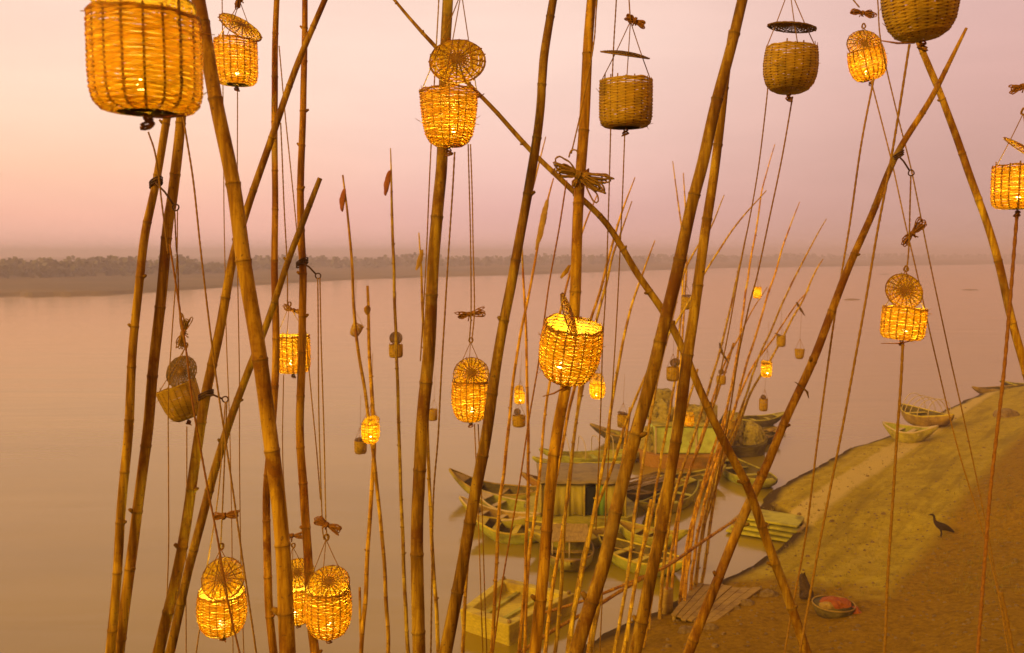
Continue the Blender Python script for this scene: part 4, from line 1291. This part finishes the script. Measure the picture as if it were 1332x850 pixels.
boat('rowing boat with dark inside and an oar, just behind the right thick poles', (884, 754), (790, 722), 1.6, 'b_green', 'b_dark', 'b_yellow', tip=.35, oars=1)
b10 = boat('dark boat loaded with a heap of sticks and oars', (800, 660), (866, 634), 1.6, 'b_dark', 'b_dark', 'b_wood', tip=.4, thwarts=1)
for k in range(16):
    st = MB()
    y0 = random.uniform(-.55, .55)
    a = Vector((-2.0 + random.uniform(-.4, .4), y0, .50 + random.uniform(0, .25)))
    b = Vector((1.5 + random.uniform(-.5, .8), random.uniform(-.6, .6), .55 + random.uniform(0, .35)))
    st.ring_sweep([a, a.lerp(b, .5) + Vector((0, 0, random.uniform(-.05, .05))), b], [.03, .03, .022], 6)
    st.build('stick', M['b_wood'] if k % 3 else M['pale'], b10)
boat('far dark boat behind the lone pointed lantern, the further one', (1014, 552), (950, 554), 1.5, 'b_dark', 'b_dark', 'b_olive', tip=.35)
boat('far dark boat behind the lone pointed lantern, the nearer one', (1008, 573), (957, 580), 1.5, 'b_dark', 'b_dark', 'b_wood', tip=.35, oars=1)
boat('broad green boat moored at the tip of the bank', (944, 612), (1002, 640), 1.9, 'b_green', 'b_dark', 'b_olive', tip=.4)
boat('slim olive boat squeezed between the curtained houseboat and the plank roofed one', (700, 716), (790, 708), 1.3, 'b_olive', 'b_wood', 'b_yellow', tip=.4, thwarts=4)
boat('slim yellow green boat lying right behind the rowing boat with an oar', (880, 716), (812, 700), 1.2, 'b_lime', 'b_wood', 'b_olive', tip=.4, thwarts=4)
boat('thin green boat under the ribs of the long ribbed boat', (704, 617), (800, 618), 1.2, 'b_green', 'b_wood', 'b_lime', tip=.45)
boat('low brown boat between the red barge and the bank tip boat', (934, 628), (868, 636), 1.4, 'b_wood', 'b_dark', 'b_olive', tip=.4, oars=1)
boat('olive boat lying against the right side of the stick boat', (838, 676), (902, 646), 1.3, 'b_olive', 'b_dark', 'b_lime', tip=.4)
boat('pale prowed boat overlapping the green hulled one from behind', (610, 678), (690, 690), 1.2, 'b_lime', 'b_wood', 'pale', tip=.55)
p, _ = ray_ground(1180, 578)
boat('pale rowing boat pulled up on the right bank, the nearer one', (1208, 580), (1158, 573), 2.1, 'b_olive', 'b_green', 'pale', tip=.4, z=.55, lift=.14, sheer=.6)
boat('brown rowing boat on the right bank with wire hoops over it', (1232, 563), (1178, 547), 2.1, 'b_wood', 'b_dark', 'b_yellow', tip=.4, z=.55, hoops=5, lift=.14, sheer=.6)
boat('long low boat at the far right point of the bank', (1270, 515), (1330, 511), 1.6, 'b_wood', 'b_dark', 'b_wood', tip=.3, z=0.05)
boat('dark low boat beyond the point at the right edge', (1308, 507), (1362, 509), 1.6, 'b_dark', 'b_dark', 'b_olive', tip=.3)


def box_hull(mb, corners, z0, z1, wall, floor_z):
    """open tray from four plan corners"""
    c = sum((Vector((p.x, p.y, 0)) for p in corners), Vector()) / 4
    v = []
    for p in corners: v.append(Vector((c.x + (p.x - c.x) * .96, c.y + (p.y - c.y) * .96, z0)))
    for p in corners: v.append(Vector((p.x, p.y, z1)))
    for p in corners:
        dv = Vector((c.x - p.x, c.y - p.y, 0)); dv = dv.normalized() * wall * 1.4
        v.append(Vector((p.x, p.y, z1)) + dv)
    for p in corners:
        dv = Vector((c.x - p.x, c.y - p.y, 0)); dv = dv.normalized() * wall * 1.4
        v.append(Vector((p.x, p.y, floor_z)) + dv)
    f = [(3, 2, 1, 0)]
    for k in range(4):
        k2 = (k + 1) % 4
        f += [(k, k2, 4 + k2, 4 + k), (4 + k, 4 + k2, 8 + k2, 8 + k), (8 + k, 8 + k2, 12 + k2, 12 + k)]
    f.append((12, 13, 14, 15))
    mb.poly(v, f)


# the yellow punt at the front
cs = [on_z(598, 793, .62), on_z(662, 814, .62), on_z(748, 772, .62), on_z(654, 751, .62)]
cen = sum(cs, Vector()) / 4
root = empty('punt', Matrix.Translation((cen.x, cen.y, 0)))
tag(root, 'square yellow punt, the nearest boat, seen between bamboos', 'boat', 'boats moored by the bank')
mb = MB(); box_hull(mb, [p - Vector((cen.x, cen.y, 0)) for p in cs], -.2, .62, .30, .34)
o = mb.build('hull', M['b_yellow'], root, smooth=False)
bv = o.modifiers.new('edge', 'BEVEL'); bv.width = .03; bv.segments = 2
loc = [p - Vector((cen.x, cen.y, 0)) for p in cs]
for t in (.3, .62):
    mb = MB(); a = loc[0].lerp(loc[1], t); b = loc[3].lerp(loc[2], t)
    a2 = a.lerp(b, .13); b2 = a.lerp(b, .87)
    mb.bar(Vector((a2.x, a2.y, .385)), Vector((b2.x, b2.y, .385)), .12, .08)
    mb.build('floor_beam', M['b_lime'], root, smooth=False)
for p in loc:
    mb = MB(); q = Vector((p.x, p.y, 0)) * .9
    mb.ring_sweep([q + Vector((0, 0, .62)), q + Vector((0, 0, .70))], [.05, .06], 8); mb.build('mooring_post', M['b_wood'], root)

# the layered lime raft at the bank
root = empty('raft', Matrix.Translation((*on_z(990, 697).xy, 0)))
tag(root, 'lime yellow raft of stacked boards beside the pale path', 'raft')
A = on_z(944, 694) - root.location; B = on_z(1046, 712) - root.location
ax = (B - A).normalized(); nr_ = Vector((-ax.y, ax.x, 0))
if nr_.y < 0: nr_ = -nr_
for k in range(4):
    mb = MB()
    z = .10 + .16 * k
    s = .10 * k
    c0 = A.lerp(B, .5) + nr_ * (1.0 + s * .6) + Vector((0, 0, z))
    mb.box(c0, ((B - A).length - .25 * k, 2.0 - .2 * k, .10), math.atan2(ax.y, ax.x), jit=.02)
    o = mb.build('board_layer', M['b_lime'], root, smooth=False)
    bv = o.modifiers.new('edge', 'BEVEL'); bv.width = .015; bv.segments = 2
    if k < 3:
        for t in (-.42, 0, .42):
            mb = MB(); mb.box(A.lerp(B, .5 + t) + nr_ * 1.0 + Vector((0, 0, z + .08)), (.14, 1.7, .058), math.atan2(ax.y, ax.x)); mb.build('bearer', M['b_wood'], root, smooth=False)

# the curtained houseboat
c0 = on_z(700, 693); c1 = on_z(818, 693)
ax = (c1 - c0).normalized(); L = (c1 - c0).length
root = empty('houseboat', Matrix.Translation(((c0 + c1) / 2 + Vector((0, 1.6, 0)))))
tag(root, 'houseboat with yellow green curtains and grey awning roof', 'boat', 'boats moored by the bank')
mb = MB()
hl = L / 2 + .25
n = 16
for i in range(n + 1):
    t = -1 + 2 * i / n
    b = 1.55 * (1 - abs(t) ** 6) ** .6 + .25; x = t * (hl + .3)
    mb.v += [Vector((x, -b, .62)), Vector((x * .96, -b * .92, -.2)), Vector((x * .96, b * .92, -.2)), Vector((x, b, .62)), Vector((x, b - .1, .60)), Vector((x, -b + .1, .60))]
for i in range(n):
    for k in range(6):
        k2 = (k + 1) % 6
        mb.f.append((i * 6 + k, (i + 1) * 6 + k, (i + 1) * 6 + k2, i * 6 + k2)); mb.mi.append(0)
mb.f.append((0, 1, 2, 3, 4, 5)); mb.mi.append(0); mb.f.append(tuple(n * 6 + k for k in (5, 4, 3, 2, 1, 0))); mb.mi.append(0)
mb.build('hull', M['b_olive'], root, smooth=False)


def curtain(x0, x1, y, z0, z1, mat, name):
    mb = MB(); m = max(6, int(abs(x1 - x0) / .06))
    for i in range(m + 1):
        x = x0 + (x1 - x0) * i / m
        dy = .035 * math.sin(i * 1.15) + .02 * math.sin(i * .43)
        mb.v += [Vector((x, y + dy * .4, z1)), Vector((x, y + dy, z0)), Vector((x, y + dy + .02, z0)), Vector((x, y + dy * .4 + .02, z1))]
    for i in range(m):
        for k in range(4):
            k2 = (k + 1) % 4
            mb.f.append((i * 4 + k, (i + 1) * 4 + k, (i + 1) * 4 + k2, i * 4 + k2)); mb.mi.append(0)
    return mb.build(name, M[mat], root)


hw = L / 2 - .12
curtain(-hw, .05, -1.38, .64, 1.86, 'cloth_y', 'curtain')
curtain(.52, .86, -1.38, .64, 1.86, 'cloth_g', 'curtain')
curtain(.86, hw, -1.38, .64, 1.86, 'cloth_y', 'curtain')
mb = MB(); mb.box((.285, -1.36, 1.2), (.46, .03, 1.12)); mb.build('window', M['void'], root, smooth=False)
for x in (-hw, -.6, .04, .53, hw):
    mb = MB(); mb.ring_sweep([Vector((x, -1.44, .6)), Vector((x, -1.44, 1.95))], .035, 6); mb.build('roof_post', M['b_yellow'], root)
for (x, y0, y1) in ((-hw, -1.34, 1.34), (hw, -1.34, 1.34)):
    mb = MB(); mb.box((x, 0, 1.25), (.04, 2.66, 1.24)); mb.build('end_wall', M['b_olive'], root, smooth=False)
mb = MB(); mb.box((0, 1.36, 1.25), (2 * hw, .04, 1.24)); mb.build('back_wall', M['b_olive'], root, smooth=False)
mb = MB()
m1, m2 = 14, 8
for i in range(m1 + 1):
    for k in range(m2 + 1):
        x = -hw - .12 + (2 * hw + .24) * i / m1; y = -1.62 + 3.24 * k / m2
        mb.v.append(Vector((x, y, 1.99 + .10 * (1 - (y / 1.6) ** 2) + .02 * math.sin(i * 1.7) + .015 * math.sin(k * 2.1 + i))))
for i in range(m1):
    for k in range(m2):
        a = i * (m2 + 1) + k
        mb.f.append((a, a + m2 + 1, a + m2 + 2, a + 1)); mb.mi.append(0)
o = mb.build('awning_roof', M['b_grey'], root)
so = o.modifiers.new('cloth', 'SOLIDIFY'); so.thickness = .03

# the straw barge with the pale green cabin
c0 = on_z(846, 612); c1 = on_z(930, 612)
L = (c1 - c0).length
root = empty('straw_barge', Matrix.Translation((c0 + c1) / 2 + Vector((0.3, 2.6, 0))))
tag(root, 'barge with pale green cabin, red hull and heaped straw', 'boat', 'boats moored by the bank')
mb = MB()
for i in range(n + 1):
    t = -1 + 2 * i / n
    b = 2.2 * (1 - abs(t) ** 5) ** .6 + .25; x = t * (L / 2 + .9)
    zt = .62 + .25 * abs(t) ** 3
    mb.v += [Vector((x, -b, zt)), Vector((x * .93, -b * .9, -.2)), Vector((x * .93, b * .9, -.2)), Vector((x, b, zt)), Vector((x, b - .1, zt - .03)), Vector((x, -b + .1, zt - .03))]
for i in range(n):
    for k in range(6):
        k2 = (k + 1) % 6
        mb.f.append((i * 6 + k, (i + 1) * 6 + k, (i + 1) * 6 + k2, i * 6 + k2)); mb.mi.append(0)
mb.f.append((0, 1, 2, 3, 4, 5)); mb.mi.append(0); mb.f.append(tuple(n * 6 + k for k in (5, 4, 3, 2, 1, 0))); mb.mi.append(0)
mb.build('hull', M['b_red'], root, smooth=False)
mb = MB(); mb.box((0.05, -.6, 1.35), (3.2, 2.2, 1.45), jit=.02)
o = mb.build('cabin', M['cabin_g'], root, smooth=False)
bv = o.modifiers.new('edge', 'BEVEL'); bv.width = .10; bv.segments = 3
for x in (-1.55, -.5, .55, 1.62):
    mb = MB(); mb.bar((x, -1.73, .62), (x, -1.73, 2.1), .09, .05); mb.build('cabin_post', M['pale'], root, smooth=False)
mb = MB(); mb.box((.05, -.6, 2.14), (3.5, 2.5, .08), jit=.015); mb.build('cabin_roof', M['b_olive'], root, smooth=False)


def heap(c, r, hgt, mat, parent, seed, name='straw_heap'):
    bm = bmesh.new()
    bmesh.ops.create_icosphere(bm, subdivisions=4, radius=1)
    for v in bm.verts:
        d = 1 + .22 * noise.noise(v.co * 1.7 + Vector((seed, 0, 0))) + .10 * noise.noise(v.co * 5 + Vector((seed, 3, 0))) + .05 * noise.noise(v.co * 14)
        v.co = Vector((v.co.x * r[0] * d, v.co.y * r[1] * d, max(-.02, v.co.z) * hgt * d))
    me = bpy.data.meshes.new(name); bm.to_mesh(me); bm.free()
    me.materials.append(M[mat])
    o = bpy.data.objects.new(name, me); COL.objects.link(o)
    if parent: o.parent = parent
    o.location = c
    return o


def stack(c, d, mat, parent, seed, name='straw_stack'):
    bm = bmesh.new()
    bmesh.ops.create_cube(bm, size=1)
    bmesh.ops.subdivide_edges(bm, edges=bm.edges[:], cuts=9, use_grid_fill=True)
    for v in bm.verts:
        q = v.co.copy()
        ln = max(abs(q.x), abs(q.y), abs(q.z)) / max(q.length, 1e-6)
        q = q * (0.72 + 0.28 * ln)
        w = 1 + .09 * noise.noise(q * 2.5 + Vector((seed, 0, 0))) + .06 * noise.noise(q * 8 + Vector((0, seed, 0)))
        v.co = Vector((q.x * d[0] * w, q.y * d[1] * w, (q.z + .5) * d[2] * (1 + .05 * noise.noise(q * 3))))
    me = bpy.data.meshes.new(name); bm.to_mesh(me); bm.free()
    me.materials.append(M[mat])
    o = bpy.data.objects.new(name, me); COL.objects.link(o); o.parent = parent; o.location = c
    return o


heap((-.9, -.2, 2.17), (.85, .8), 1.0, 'hay', root, 1)
heap((.75, -.4, 2.17), (.95, .8), .85, 'hay', root, 2)
stack((-.9, .7, 2.17), (1.2, 1.1, 1.5), 'hay', root, 4)
heap((-1.75, -.9, .6), (.5, .6), 1.3, 'hay', root, 5)

c = on_z(955, 596)
root = empty('straw_boat', Matrix.Translation((c.x, c.y + 1.5, 0)))
tag(root, 'wide boat piled with pale and dark straw stacks, right of green cabin', 'boat', 'boats moored by the bank')
mb = MB()
for i in range(n + 1):
    t = -1 + 2 * i / n
    b = 1.3 * (1 - abs(t) ** 4) ** .6 + .2; x = t * 2.2; zt = .55 + .3 * abs(t) ** 3
    mb.v += [Vector((x, -b, zt)), Vector((x * .9, -b * .85, -.2)), Vector((x * .9, b * .85, -.2)), Vector((x, b, zt)), Vector((x, b - .1, zt - .03)), Vector((x, -b + .1, zt - .03))]
for i in range(n):
    for k in range(6):
        k2 = (k + 1) % 6
        mb.f.append((i * 6 + k, (i + 1) * 6 + k, (i + 1) * 6 + k2, i * 6 + k2)); mb.mi.append(0)
mb.f.append((0, 1, 2, 3, 4, 5)); mb.mi.append(0); mb.f.append(tuple(n * 6 + k for k in (5, 4, 3, 2, 1, 0))); mb.mi.append(0)
mb.build('hull', M['b_dark'], root, smooth=False)
stack((-1.1, 0, .5), (.8, 1.4, 2.3), 'hay_pale', root, 11)
heap((.2, .1, .5), (.9, 1.0), 1.7, 'hay', root, 12)
heap((1.3, -.1, .5), (.8, .8), 1.2, 'hay', root, 13)

# ------------------------------------------------------------------ the foot of the bank
# plank landing stage
def plank_stage():
    cs = [on_z(872, 800, .75), on_z(922, 815, .75), on_z(990, 766, .85), on_z(905, 757, .8)]
    cen = sum(cs, Vector()) / 4
    root = empty('plank_landing', Matrix.Translation(cen))
    tag(root, 'landing stage of weathered planks at the water edge', 'landing stage')
    a, b, c_, d_ = [p - cen for p in cs]
    n = 7
    for k in range(n):
        t0 = (k + .04) / n; t1 = (k + .96) / n
        ex = random.uniform(-.04, .04)
        zz = Vector((0, 0, random.uniform(-.008, .008)))
        q = [a.lerp(b, t0), a.lerp(b, t1), d_.lerp(c_, t1), d_.lerp(c_, t0)]
        q = [q[0].lerp(q[3], ex), q[1].lerp(q[2], ex), q[2].lerp(q[1], ex), q[3].lerp(q[0], ex)]
        mb = MB(); mb.poly([p + zz - Vector((0, 0, .05)) for p in q] + [p + zz for p in q], [(3, 2, 1, 0), (4, 5, 6, 7), (0, 1, 5, 4), (1, 2, 6, 5), (2, 3, 7, 6), (3, 0, 4, 7)])
        o = mb.build('plank', M['plank'], root, smooth=False)
        bv = o.modifiers.new('edge', 'BEVEL'); bv.width = .008; bv.segments = 2
    for t in (.12, .85):
        mb = MB(); mb.bar(a.lerp(d_, t) + Vector((0, 0, -.09)), b.lerp(c_, t) + Vector((0, 0, -.09)), .12, .10); mb.build('bearer', M['b_wood'], root, smooth=False)
    for q in (a, b):
        qq = q * .9
        mb = MB(); mb.ring_sweep([Vector((qq.x, qq.y, -1.1)), Vector((qq.x, qq.y, -.10))], .06, 8); mb.build('post', M['b_wood'], root)


plank_stage()


def rock(px, py, r, label, mat='stone'):
    p, d = ray_ground(px, py)
    o = heap(Vector((0, 0, -.06)), (r, r * .8), r * .8, mat, None, px, 'rock')
    o.location = p - Vector((0, 0, r * .15))
    tag(o, label, 'rock', 'stones below the landing stage')


rock(958, 793, .16, 'pale stone under the right edge of the plank landing')
rock(925, 818, .20, 'stone beside the near corner of the plank landing')
rock(893, 822, .24, 'dark stone left of the plank landing near corner')
rock(1000, 775, .30, 'brown mud lump at the right tip of the plank landing')
rock(972, 786, .22, 'stone between the pale stone and the landing tip')
rock(1308, 541, .7, 'heap of rubble on the far right bank')

def scatter(name, n, region, make, mat, label, seed):
    rnd = random.Random(seed)
    mb = MB()
    k = 0
    while k < n:
        px, py = rnd.uniform(*region[:2]), rnd.uniform(*region[2:])
        v = ray(px, py)
        # a patch of ground chosen by plan position
        d = 8.0
        while d < 80:
            p = CL + v * d
            if p.z <= max(ground(p.x, p.y), 0): break
            d += 0.25
        z = ground(p.x, p.y)
        if z < 0.1 or d >= 80: k += 1; continue
        make(mb, Vector((p.x, p.y, z)), rnd); k += 1
    o = mb.build(name, mat, smooth=False)
    tag(o, label, name, kind='stuff')


def tuft(mb, p, rnd):
    for q in range(rnd.randint(4, 8)):
        a = rnd.uniform(0, 6.28); h = rnd.uniform(.05, .16); l = rnd.uniform(.02, .10); w = .008
        b = p + Vector((rnd.uniform(-.08, .08), rnd.uniform(-.08, .08), -.02))
        t = Vector((math.cos(a) * l, math.sin(a) * l, h))
        sd = Vector((-math.sin(a), math.cos(a), 0)) * w
        mb.poly([b - sd, b + sd, b + t], [(0, 1, 2)])


def pebble(mb, p, rnd):
    r = rnd.uniform(.015, .07) * (1.8 if rnd.random() < .06 else 1)
    pts = [p + Vector((math.cos(t) * r * rnd.uniform(.7, 1.1), math.sin(t) * r * rnd.uniform(.7, 1.1), -.01)) for t in [2 * PI * i / 6 for i in range(6)]]
    top = [p + (q - p) * .6 + Vector((0, 0, r * rnd.uniform(.4, .7))) for q in pts]
    mb.poly(pts + top, [(i, (i + 1) % 6, 6 + (i + 1) % 6, 6 + i) for i in range(6)] + [(6, 7, 8, 9, 10, 11)])


scatter('grass', 1500, (1000, 1332, 560, 780), tuft, surf('dry_grass', (0.22, 0.17, 0.015), (0.38, 0.29, 0.03), 3, 0.9, bump=0), 'sparse dry grass on the bank', 3)
scatter('pebbles', 1300, (860, 1332, 520, 850), pebble, M['stone'], 'pebbles and clods strewn over the bank', 4)

p, d = ray_ground(866, 797)
mb = MB()
mb.ring_sweep([Vector((0, 0, -.4)), Vector((0, 0, .1)), Vector((.02, 0, .55)), Vector((.02, .01, .72))], [.22, .21, .19, .17], 10)
o = mb.build('wooden_stump', M['b_wood']); o.location = p
tag(o, 'squat wooden stump among the feet of the bamboo fan', 'stump')

# tub with red cloth
p, d = ray_ground(1084, 800)
root = empty('washing_tub', Matrix.Translation(p))
tag(root, 'dark tub heaped with red orange cloth on the bank', 'tub')
mb = MB()
mb.ring_sweep([Vector((0, 0, z)) for z in (-.05, .12, .3, .32, .26)], [.42, .52, .58, .54, .45], 20)
mb.build('tub', M['b_dark'], root)
heap((.08, .02, .24), (.44, .40), .24, 'redcloth', root, 21, 'cloth'); heap((-.22, -.16, .28), (.24, .2), .16, 'b_wood', root, 25, 'cloth'); heap((.5, -.2, .1), (.2, .24), .22, 'redcloth', root, 29, 'cloth')
mb = MB(); mb.ring_sweep([Vector((math.cos(t) * .57, math.sin(t) * .57, .325)) for t in [2 * PI * i / 24 for i in range(25)]], .022, 6, cap=False)
mb.build('rim', M['b_wood'], root)


def dog(px, py, label, mat, yaw, sit=False, s=1.0):
    p, d = ray_ground(px, py)
    me = bpy.data.meshes.new('dog')
    if not sit:
        V = [(0, 0, .46), (.22, 0, .47), (-.24, 0, .46), (.34, 0, .58), (.42, 0, .70), (.52, 0, .68), (.60, 0, .65),
             (.22, .07, .40), (.22, .08, .22), (.24, .08, .02), (.22, -.07, .40), (.20, -.08, .22), (.18, -.08, .02),
             (-.24, .07, .40), (-.18, .08, .26), (-.29, .08, .16), (-.26, .08, .02), (-.24, -.07, .40), (-.20, -.08, .26), (-.31, -.08, .16), (-.29, -.08, .02),
             (-.36, 0, .50), (-.46, 0, .60), (-.50, 0, .68), (.40, .05, .76), (.39, .07, .83), (.40, -.05, .76), (.39, -.07, .83)]
        E = [(0, 1), (0, 2), (1, 3), (3, 4), (4, 5), (5, 6), (1, 7), (7, 8), (8, 9), (1, 10), (10, 11), (11, 12), (2, 13), (13, 14), (14, 15), (15, 16), (2, 17), (17, 18), (18, 19), (19, 20),
             (2, 21), (21, 22), (22, 23), (4, 24), (24, 25), (4, 26), (26, 27)]
        rad = [.14, .16, .135, .10, .085, .055, .035, .07, .042, .035, .07, .035, .03, .075, .05, .03, .028, .075, .05, .03, .028, .035, .025, .018, .022, .012, .022, .012]
    else:
        V = [(0, 0, .20), (.10, 0, .34), (.16, 0, .48), (.20, 0, .60), (.29, 0, .60), (.36, 0, .575), (.18, .07, .30), (.20, .07, .02), (.18, -.07, .30), (.20, -.07, .02),
             (.05, .11, .16), (.16, .11, .05), (.05, -.11, .16), (.16, -.11, .05), (-.14, 0, .08), (-.32, 0, .05), (.19, .05, .67), (.18, .06, .73), (.19, -.05, .67), (.18, -.06, .73)]
        E = [(0, 1), (1, 2), (2, 3), (3, 4), (4, 5), (1, 6), (6, 7), (1, 8), (8, 9), (0, 10), (10, 11), (0, 12), (12, 13), (0, 14), (14, 15), (3, 16), (16, 17), (3, 18), (18, 19)]
        rad = [.14, .13, .10, .075, .05, .03, .05, .028, .05, .028, .09, .045, .09, .045, .05, .02, .022, .012, .022, .012]
    me.from_pydata([Vector(v) * s for v in V], E, [])
    o = bpy.data.objects.new('dog', me); COL.objects.link(o)
    sk = o.modifiers.new('skin', 'SKIN')
    for v, r in zip(me.skin_vertices[0].data if me.skin_vertices else [], rad): v.radius = (r * s, r * s)
    if not me.skin_vertices:
        pass
    sub = o.modifiers.new('smooth', 'SUBSURF'); sub.levels = 1; sub.render_levels = 2
    me.materials.append(M[mat])
    o.location = p; o.rotation_euler = (0, 0, R(yaw))
    tag(o, label, 'dog')
    return o, rad, s


def skin_fix(o, rad, s):
    bm = bmesh.new(); bm.from_mesh(o.data)
    lay = bm.verts.layers.skin.verify()
    bm.verts.ensure_lookup_table()
    for i, v in enumerate(bm.verts):
        v[lay].radius = (rad[i] * s, rad[i] * s)
        v[lay].use_root = (i == 0)
    bm.to_mesh(o.data); bm.free()


p, d = ray_ground(1224, 699)
me = bpy.data.meshes.new('bird')
BV = [(0, 0, .36), (.14, 0, .40), (-.14, 0, .31), (.20, 0, .50), (.21, 0, .62), (.25, 0, .68), (.31, 0, .675), (.38, 0, .65), (-.27, 0, .24), (-.36, 0, .18),
      (.02, .05, .24), (-.01, .05, .12), (.01, .05, .0), (.09, .05, -.005), (.02, -.05, .24), (-.01, -.05, .12), (.01, -.05, .0), (.09, -.05, -.005)]
BE = [(0, 1), (0, 2), (1, 3), (3, 4), (4, 5), (5, 6), (6, 7), (2, 8), (8, 9), (0, 10), (10, 11), (11, 12), (12, 13), (0, 14), (14, 15), (15, 16), (16, 17)]
BR = [.12, .09, .10, .042, .034, .045, .024, .008, .055, .02, .03, .014, .013, .01, .03, .014, .013, .01]
me.from_pydata([Vector(v) * 1.15 for v in BV], BE, [])
o = bpy.data.objects.new('bird', me); COL.objects.link(o)
o.modifiers.new('skin', 'SKIN')
sub = o.modifiers.new('smooth', 'SUBSURF'); sub.levels = 1; sub.render_levels = 2
me.materials.append(M['fur'])
o.location = p; o.rotation_euler = (0, 0, R(165))
tag(o, 'dark long necked bird standing on the open bank', 'bird')
skin_fix(o, BR, 1.15)
skin_fix(*dog(1051, 782, 'brown dog sitting beside the tub of red cloth', 'fur_b', 120, sit=True, s=1.1))

# ------------------------------------------------------------------ haze
mb = MB(); mb.box((0, 1480, 8.25), (6400, 3100, 23.5))
hz = mb.build('haze', [], smooth=False)
m, nt, out = new_mat('river_haze')
v = N(nt, 'ShaderNodeVolumePrincipled', Density=0.0014)
v.inputs['Color'].default_value = (0.96, 0.88, 0.93, 1)
v.inputs['Anisotropy'].default_value = 0.6
nt.links.new(v.outputs[0], out.inputs['Volume'])
hz.data.materials.append(m)
tag(hz, kind='stuff')

# ------------------------------------------------------------------ sky and light
SUN_EL, SUN_AZ = 24.0, -136.0      # azimuth from +Y, clockwise: low on the left, a little behind the camera
w = bpy.data.worlds.new('World'); S.world = w
w.use_nodes = True
nt = w.node_tree; nt.nodes.clear()
out = nt.nodes.new('ShaderNodeOutputWorld')
tc = nt.nodes.new('ShaderNodeTexCoord')
sx = nt.nodes.new('ShaderNodeSeparateXYZ'); nt.links.new(tc.outputs['Generated'], sx.inputs[0])
zc = N(nt, 'ShaderNodeMapRange'); zc.inputs['From Min'].default_value = -0.05; zc.inputs['From Max'].default_value = 0.95
nt.links.new(sx.outputs['Z'], zc.inputs[0])
zf = zc.outputs[0]
left = ramp(nt, zf, [(0.045, lin(226, 172, 156)), (0.09, lin(234, 176, 154)), (0.14, lin(244, 194, 164)), (0.22, lin(240, 206, 182)), (0.34, lin(232, 200, 184)), (1.0, lin(170, 125, 80))])
cent = ramp(nt, zf, [(0.045, lin(216, 166, 156)), (0.10, lin(218, 170, 162)), (0.18, lin(230, 190, 178)), (0.28, lin(238, 205, 190)), (0.40, lin(232, 198, 182)), (1.0, lin(165, 120, 78))])
rite = ramp(nt, zf, [(0.045, lin(172, 132, 116)), (0.10, lin(182, 141, 130)), (0.20, lin(194, 151, 143)), (0.32, lin(203, 162, 156)), (0.5, lin(196, 156, 145)), (1.0, lin(160, 118, 78))])
back = ramp(nt, zf, [(0.0, lin(150, 92, 30)), (0.2, lin(190, 120, 50)), (0.5, lin(180, 120, 60)), (1.0, lin(150, 108, 62))])
xl = N(nt, 'ShaderNodeMapRange', interpolation_type='SMOOTHSTEP'); xl.inputs['From Min'].default_value = -0.55; xl.inputs['From Max'].default_value = 0.05
xr = N(nt, 'ShaderNodeMapRange', interpolation_type='SMOOTHSTEP'); xr.inputs['From Min'].default_value = -0.05; xr.inputs['From Max'].default_value = 0.55
yb = N(nt, 'ShaderNodeMapRange', interpolation_type='SMOOTHSTEP'); yb.inputs['From Min'].default_value = 0.35; yb.inputs['From Max'].default_value = -0.35
nt.links.new(sx.outputs['X'], xl.inputs[0]); nt.links.new(sx.outputs['X'], xr.inputs[0]); nt.links.new(sx.outputs['Y'], yb.inputs[0])
c = mixc(nt, xl.outputs[0], left, cent)
c = mixc(nt, xr.outputs[0], c, rite)
c = mixc(nt, yb.outputs[0], c, back)
mpn = nt.nodes.new('ShaderNodeMapping'); mpn.inputs['Scale'].default_value = (1.6, 1.6, 9.0)
nt.links.new(tc.outputs['Generated'], mpn.inputs['Vector'])
cn = N(nt, 'ShaderNodeTexNoise', Scale=1.7, Detail=6, Roughness=0.6, Distortion=0.4)
nt.links.new(mpn.outputs[0], cn.inputs['Vector'])
veil = ramp(nt, cn.outputs['Fac'], [(0.3, (0.95, 0.945, 0.95)), (0.7, (1.04, 1.03, 1.03))])
c = mixc(nt, 1.0, c, veil, 'MULTIPLY')
sky = nt.nodes.new('ShaderNodeTexSky')
sky.sky_type = 'NISHITA'; sky.sun_disc = False
sky.sun_elevation = R(SUN_EL); sky.sun_rotation = R(SUN_AZ)
sky.dust_density = 6.0; sky.air_density = 2.0
bg1 = N(nt, 'ShaderNodeBackground', Strength=0.006)
nt.links.new(sky.outputs[0], bg1.inputs['Color'])
bg2 = N(nt, 'ShaderNodeBackground', Strength=1.15)
nt.links.new(c, bg2.inputs['Color'])
ad = nt.nodes.new('ShaderNodeAddShader')
nt.links.new(bg1.outputs[0], ad.inputs[0]); nt.links.new(bg2.outputs[0], ad.inputs[1])
nt.links.new(ad.outputs[0], out.inputs[0])

sd = bpy.data.lights.new('sun', 'SUN')
sd.energy = 2.3; sd.angle = R(18); sd.color = (1.0, 0.57, 0.11)
so = bpy.data.objects.new('sun', sd); COL.objects.link(so)
az, el = R(SUN_AZ), R(SUN_EL)
dirv = Vector((math.sin(az) * math.cos(el), math.cos(az) * math.cos(el), math.sin(el)))
so.rotation_euler = dirv.to_track_quat('Z', 'Y').to_euler()

vs = S.view_settings
vs.view_transform = 'Standard'; vs.look = 'None'; vs.exposure = 0.12; vs.gamma = 1; vs.use_curve_mapping = False
cy = S.cycles
cy.use_denoising = True
cy.max_bounces = 8
cy.volume_bounces = 2
cy.sample_clamp_indirect = 6
cy.caustics_reflective = False; cy.caustics_refractive = False
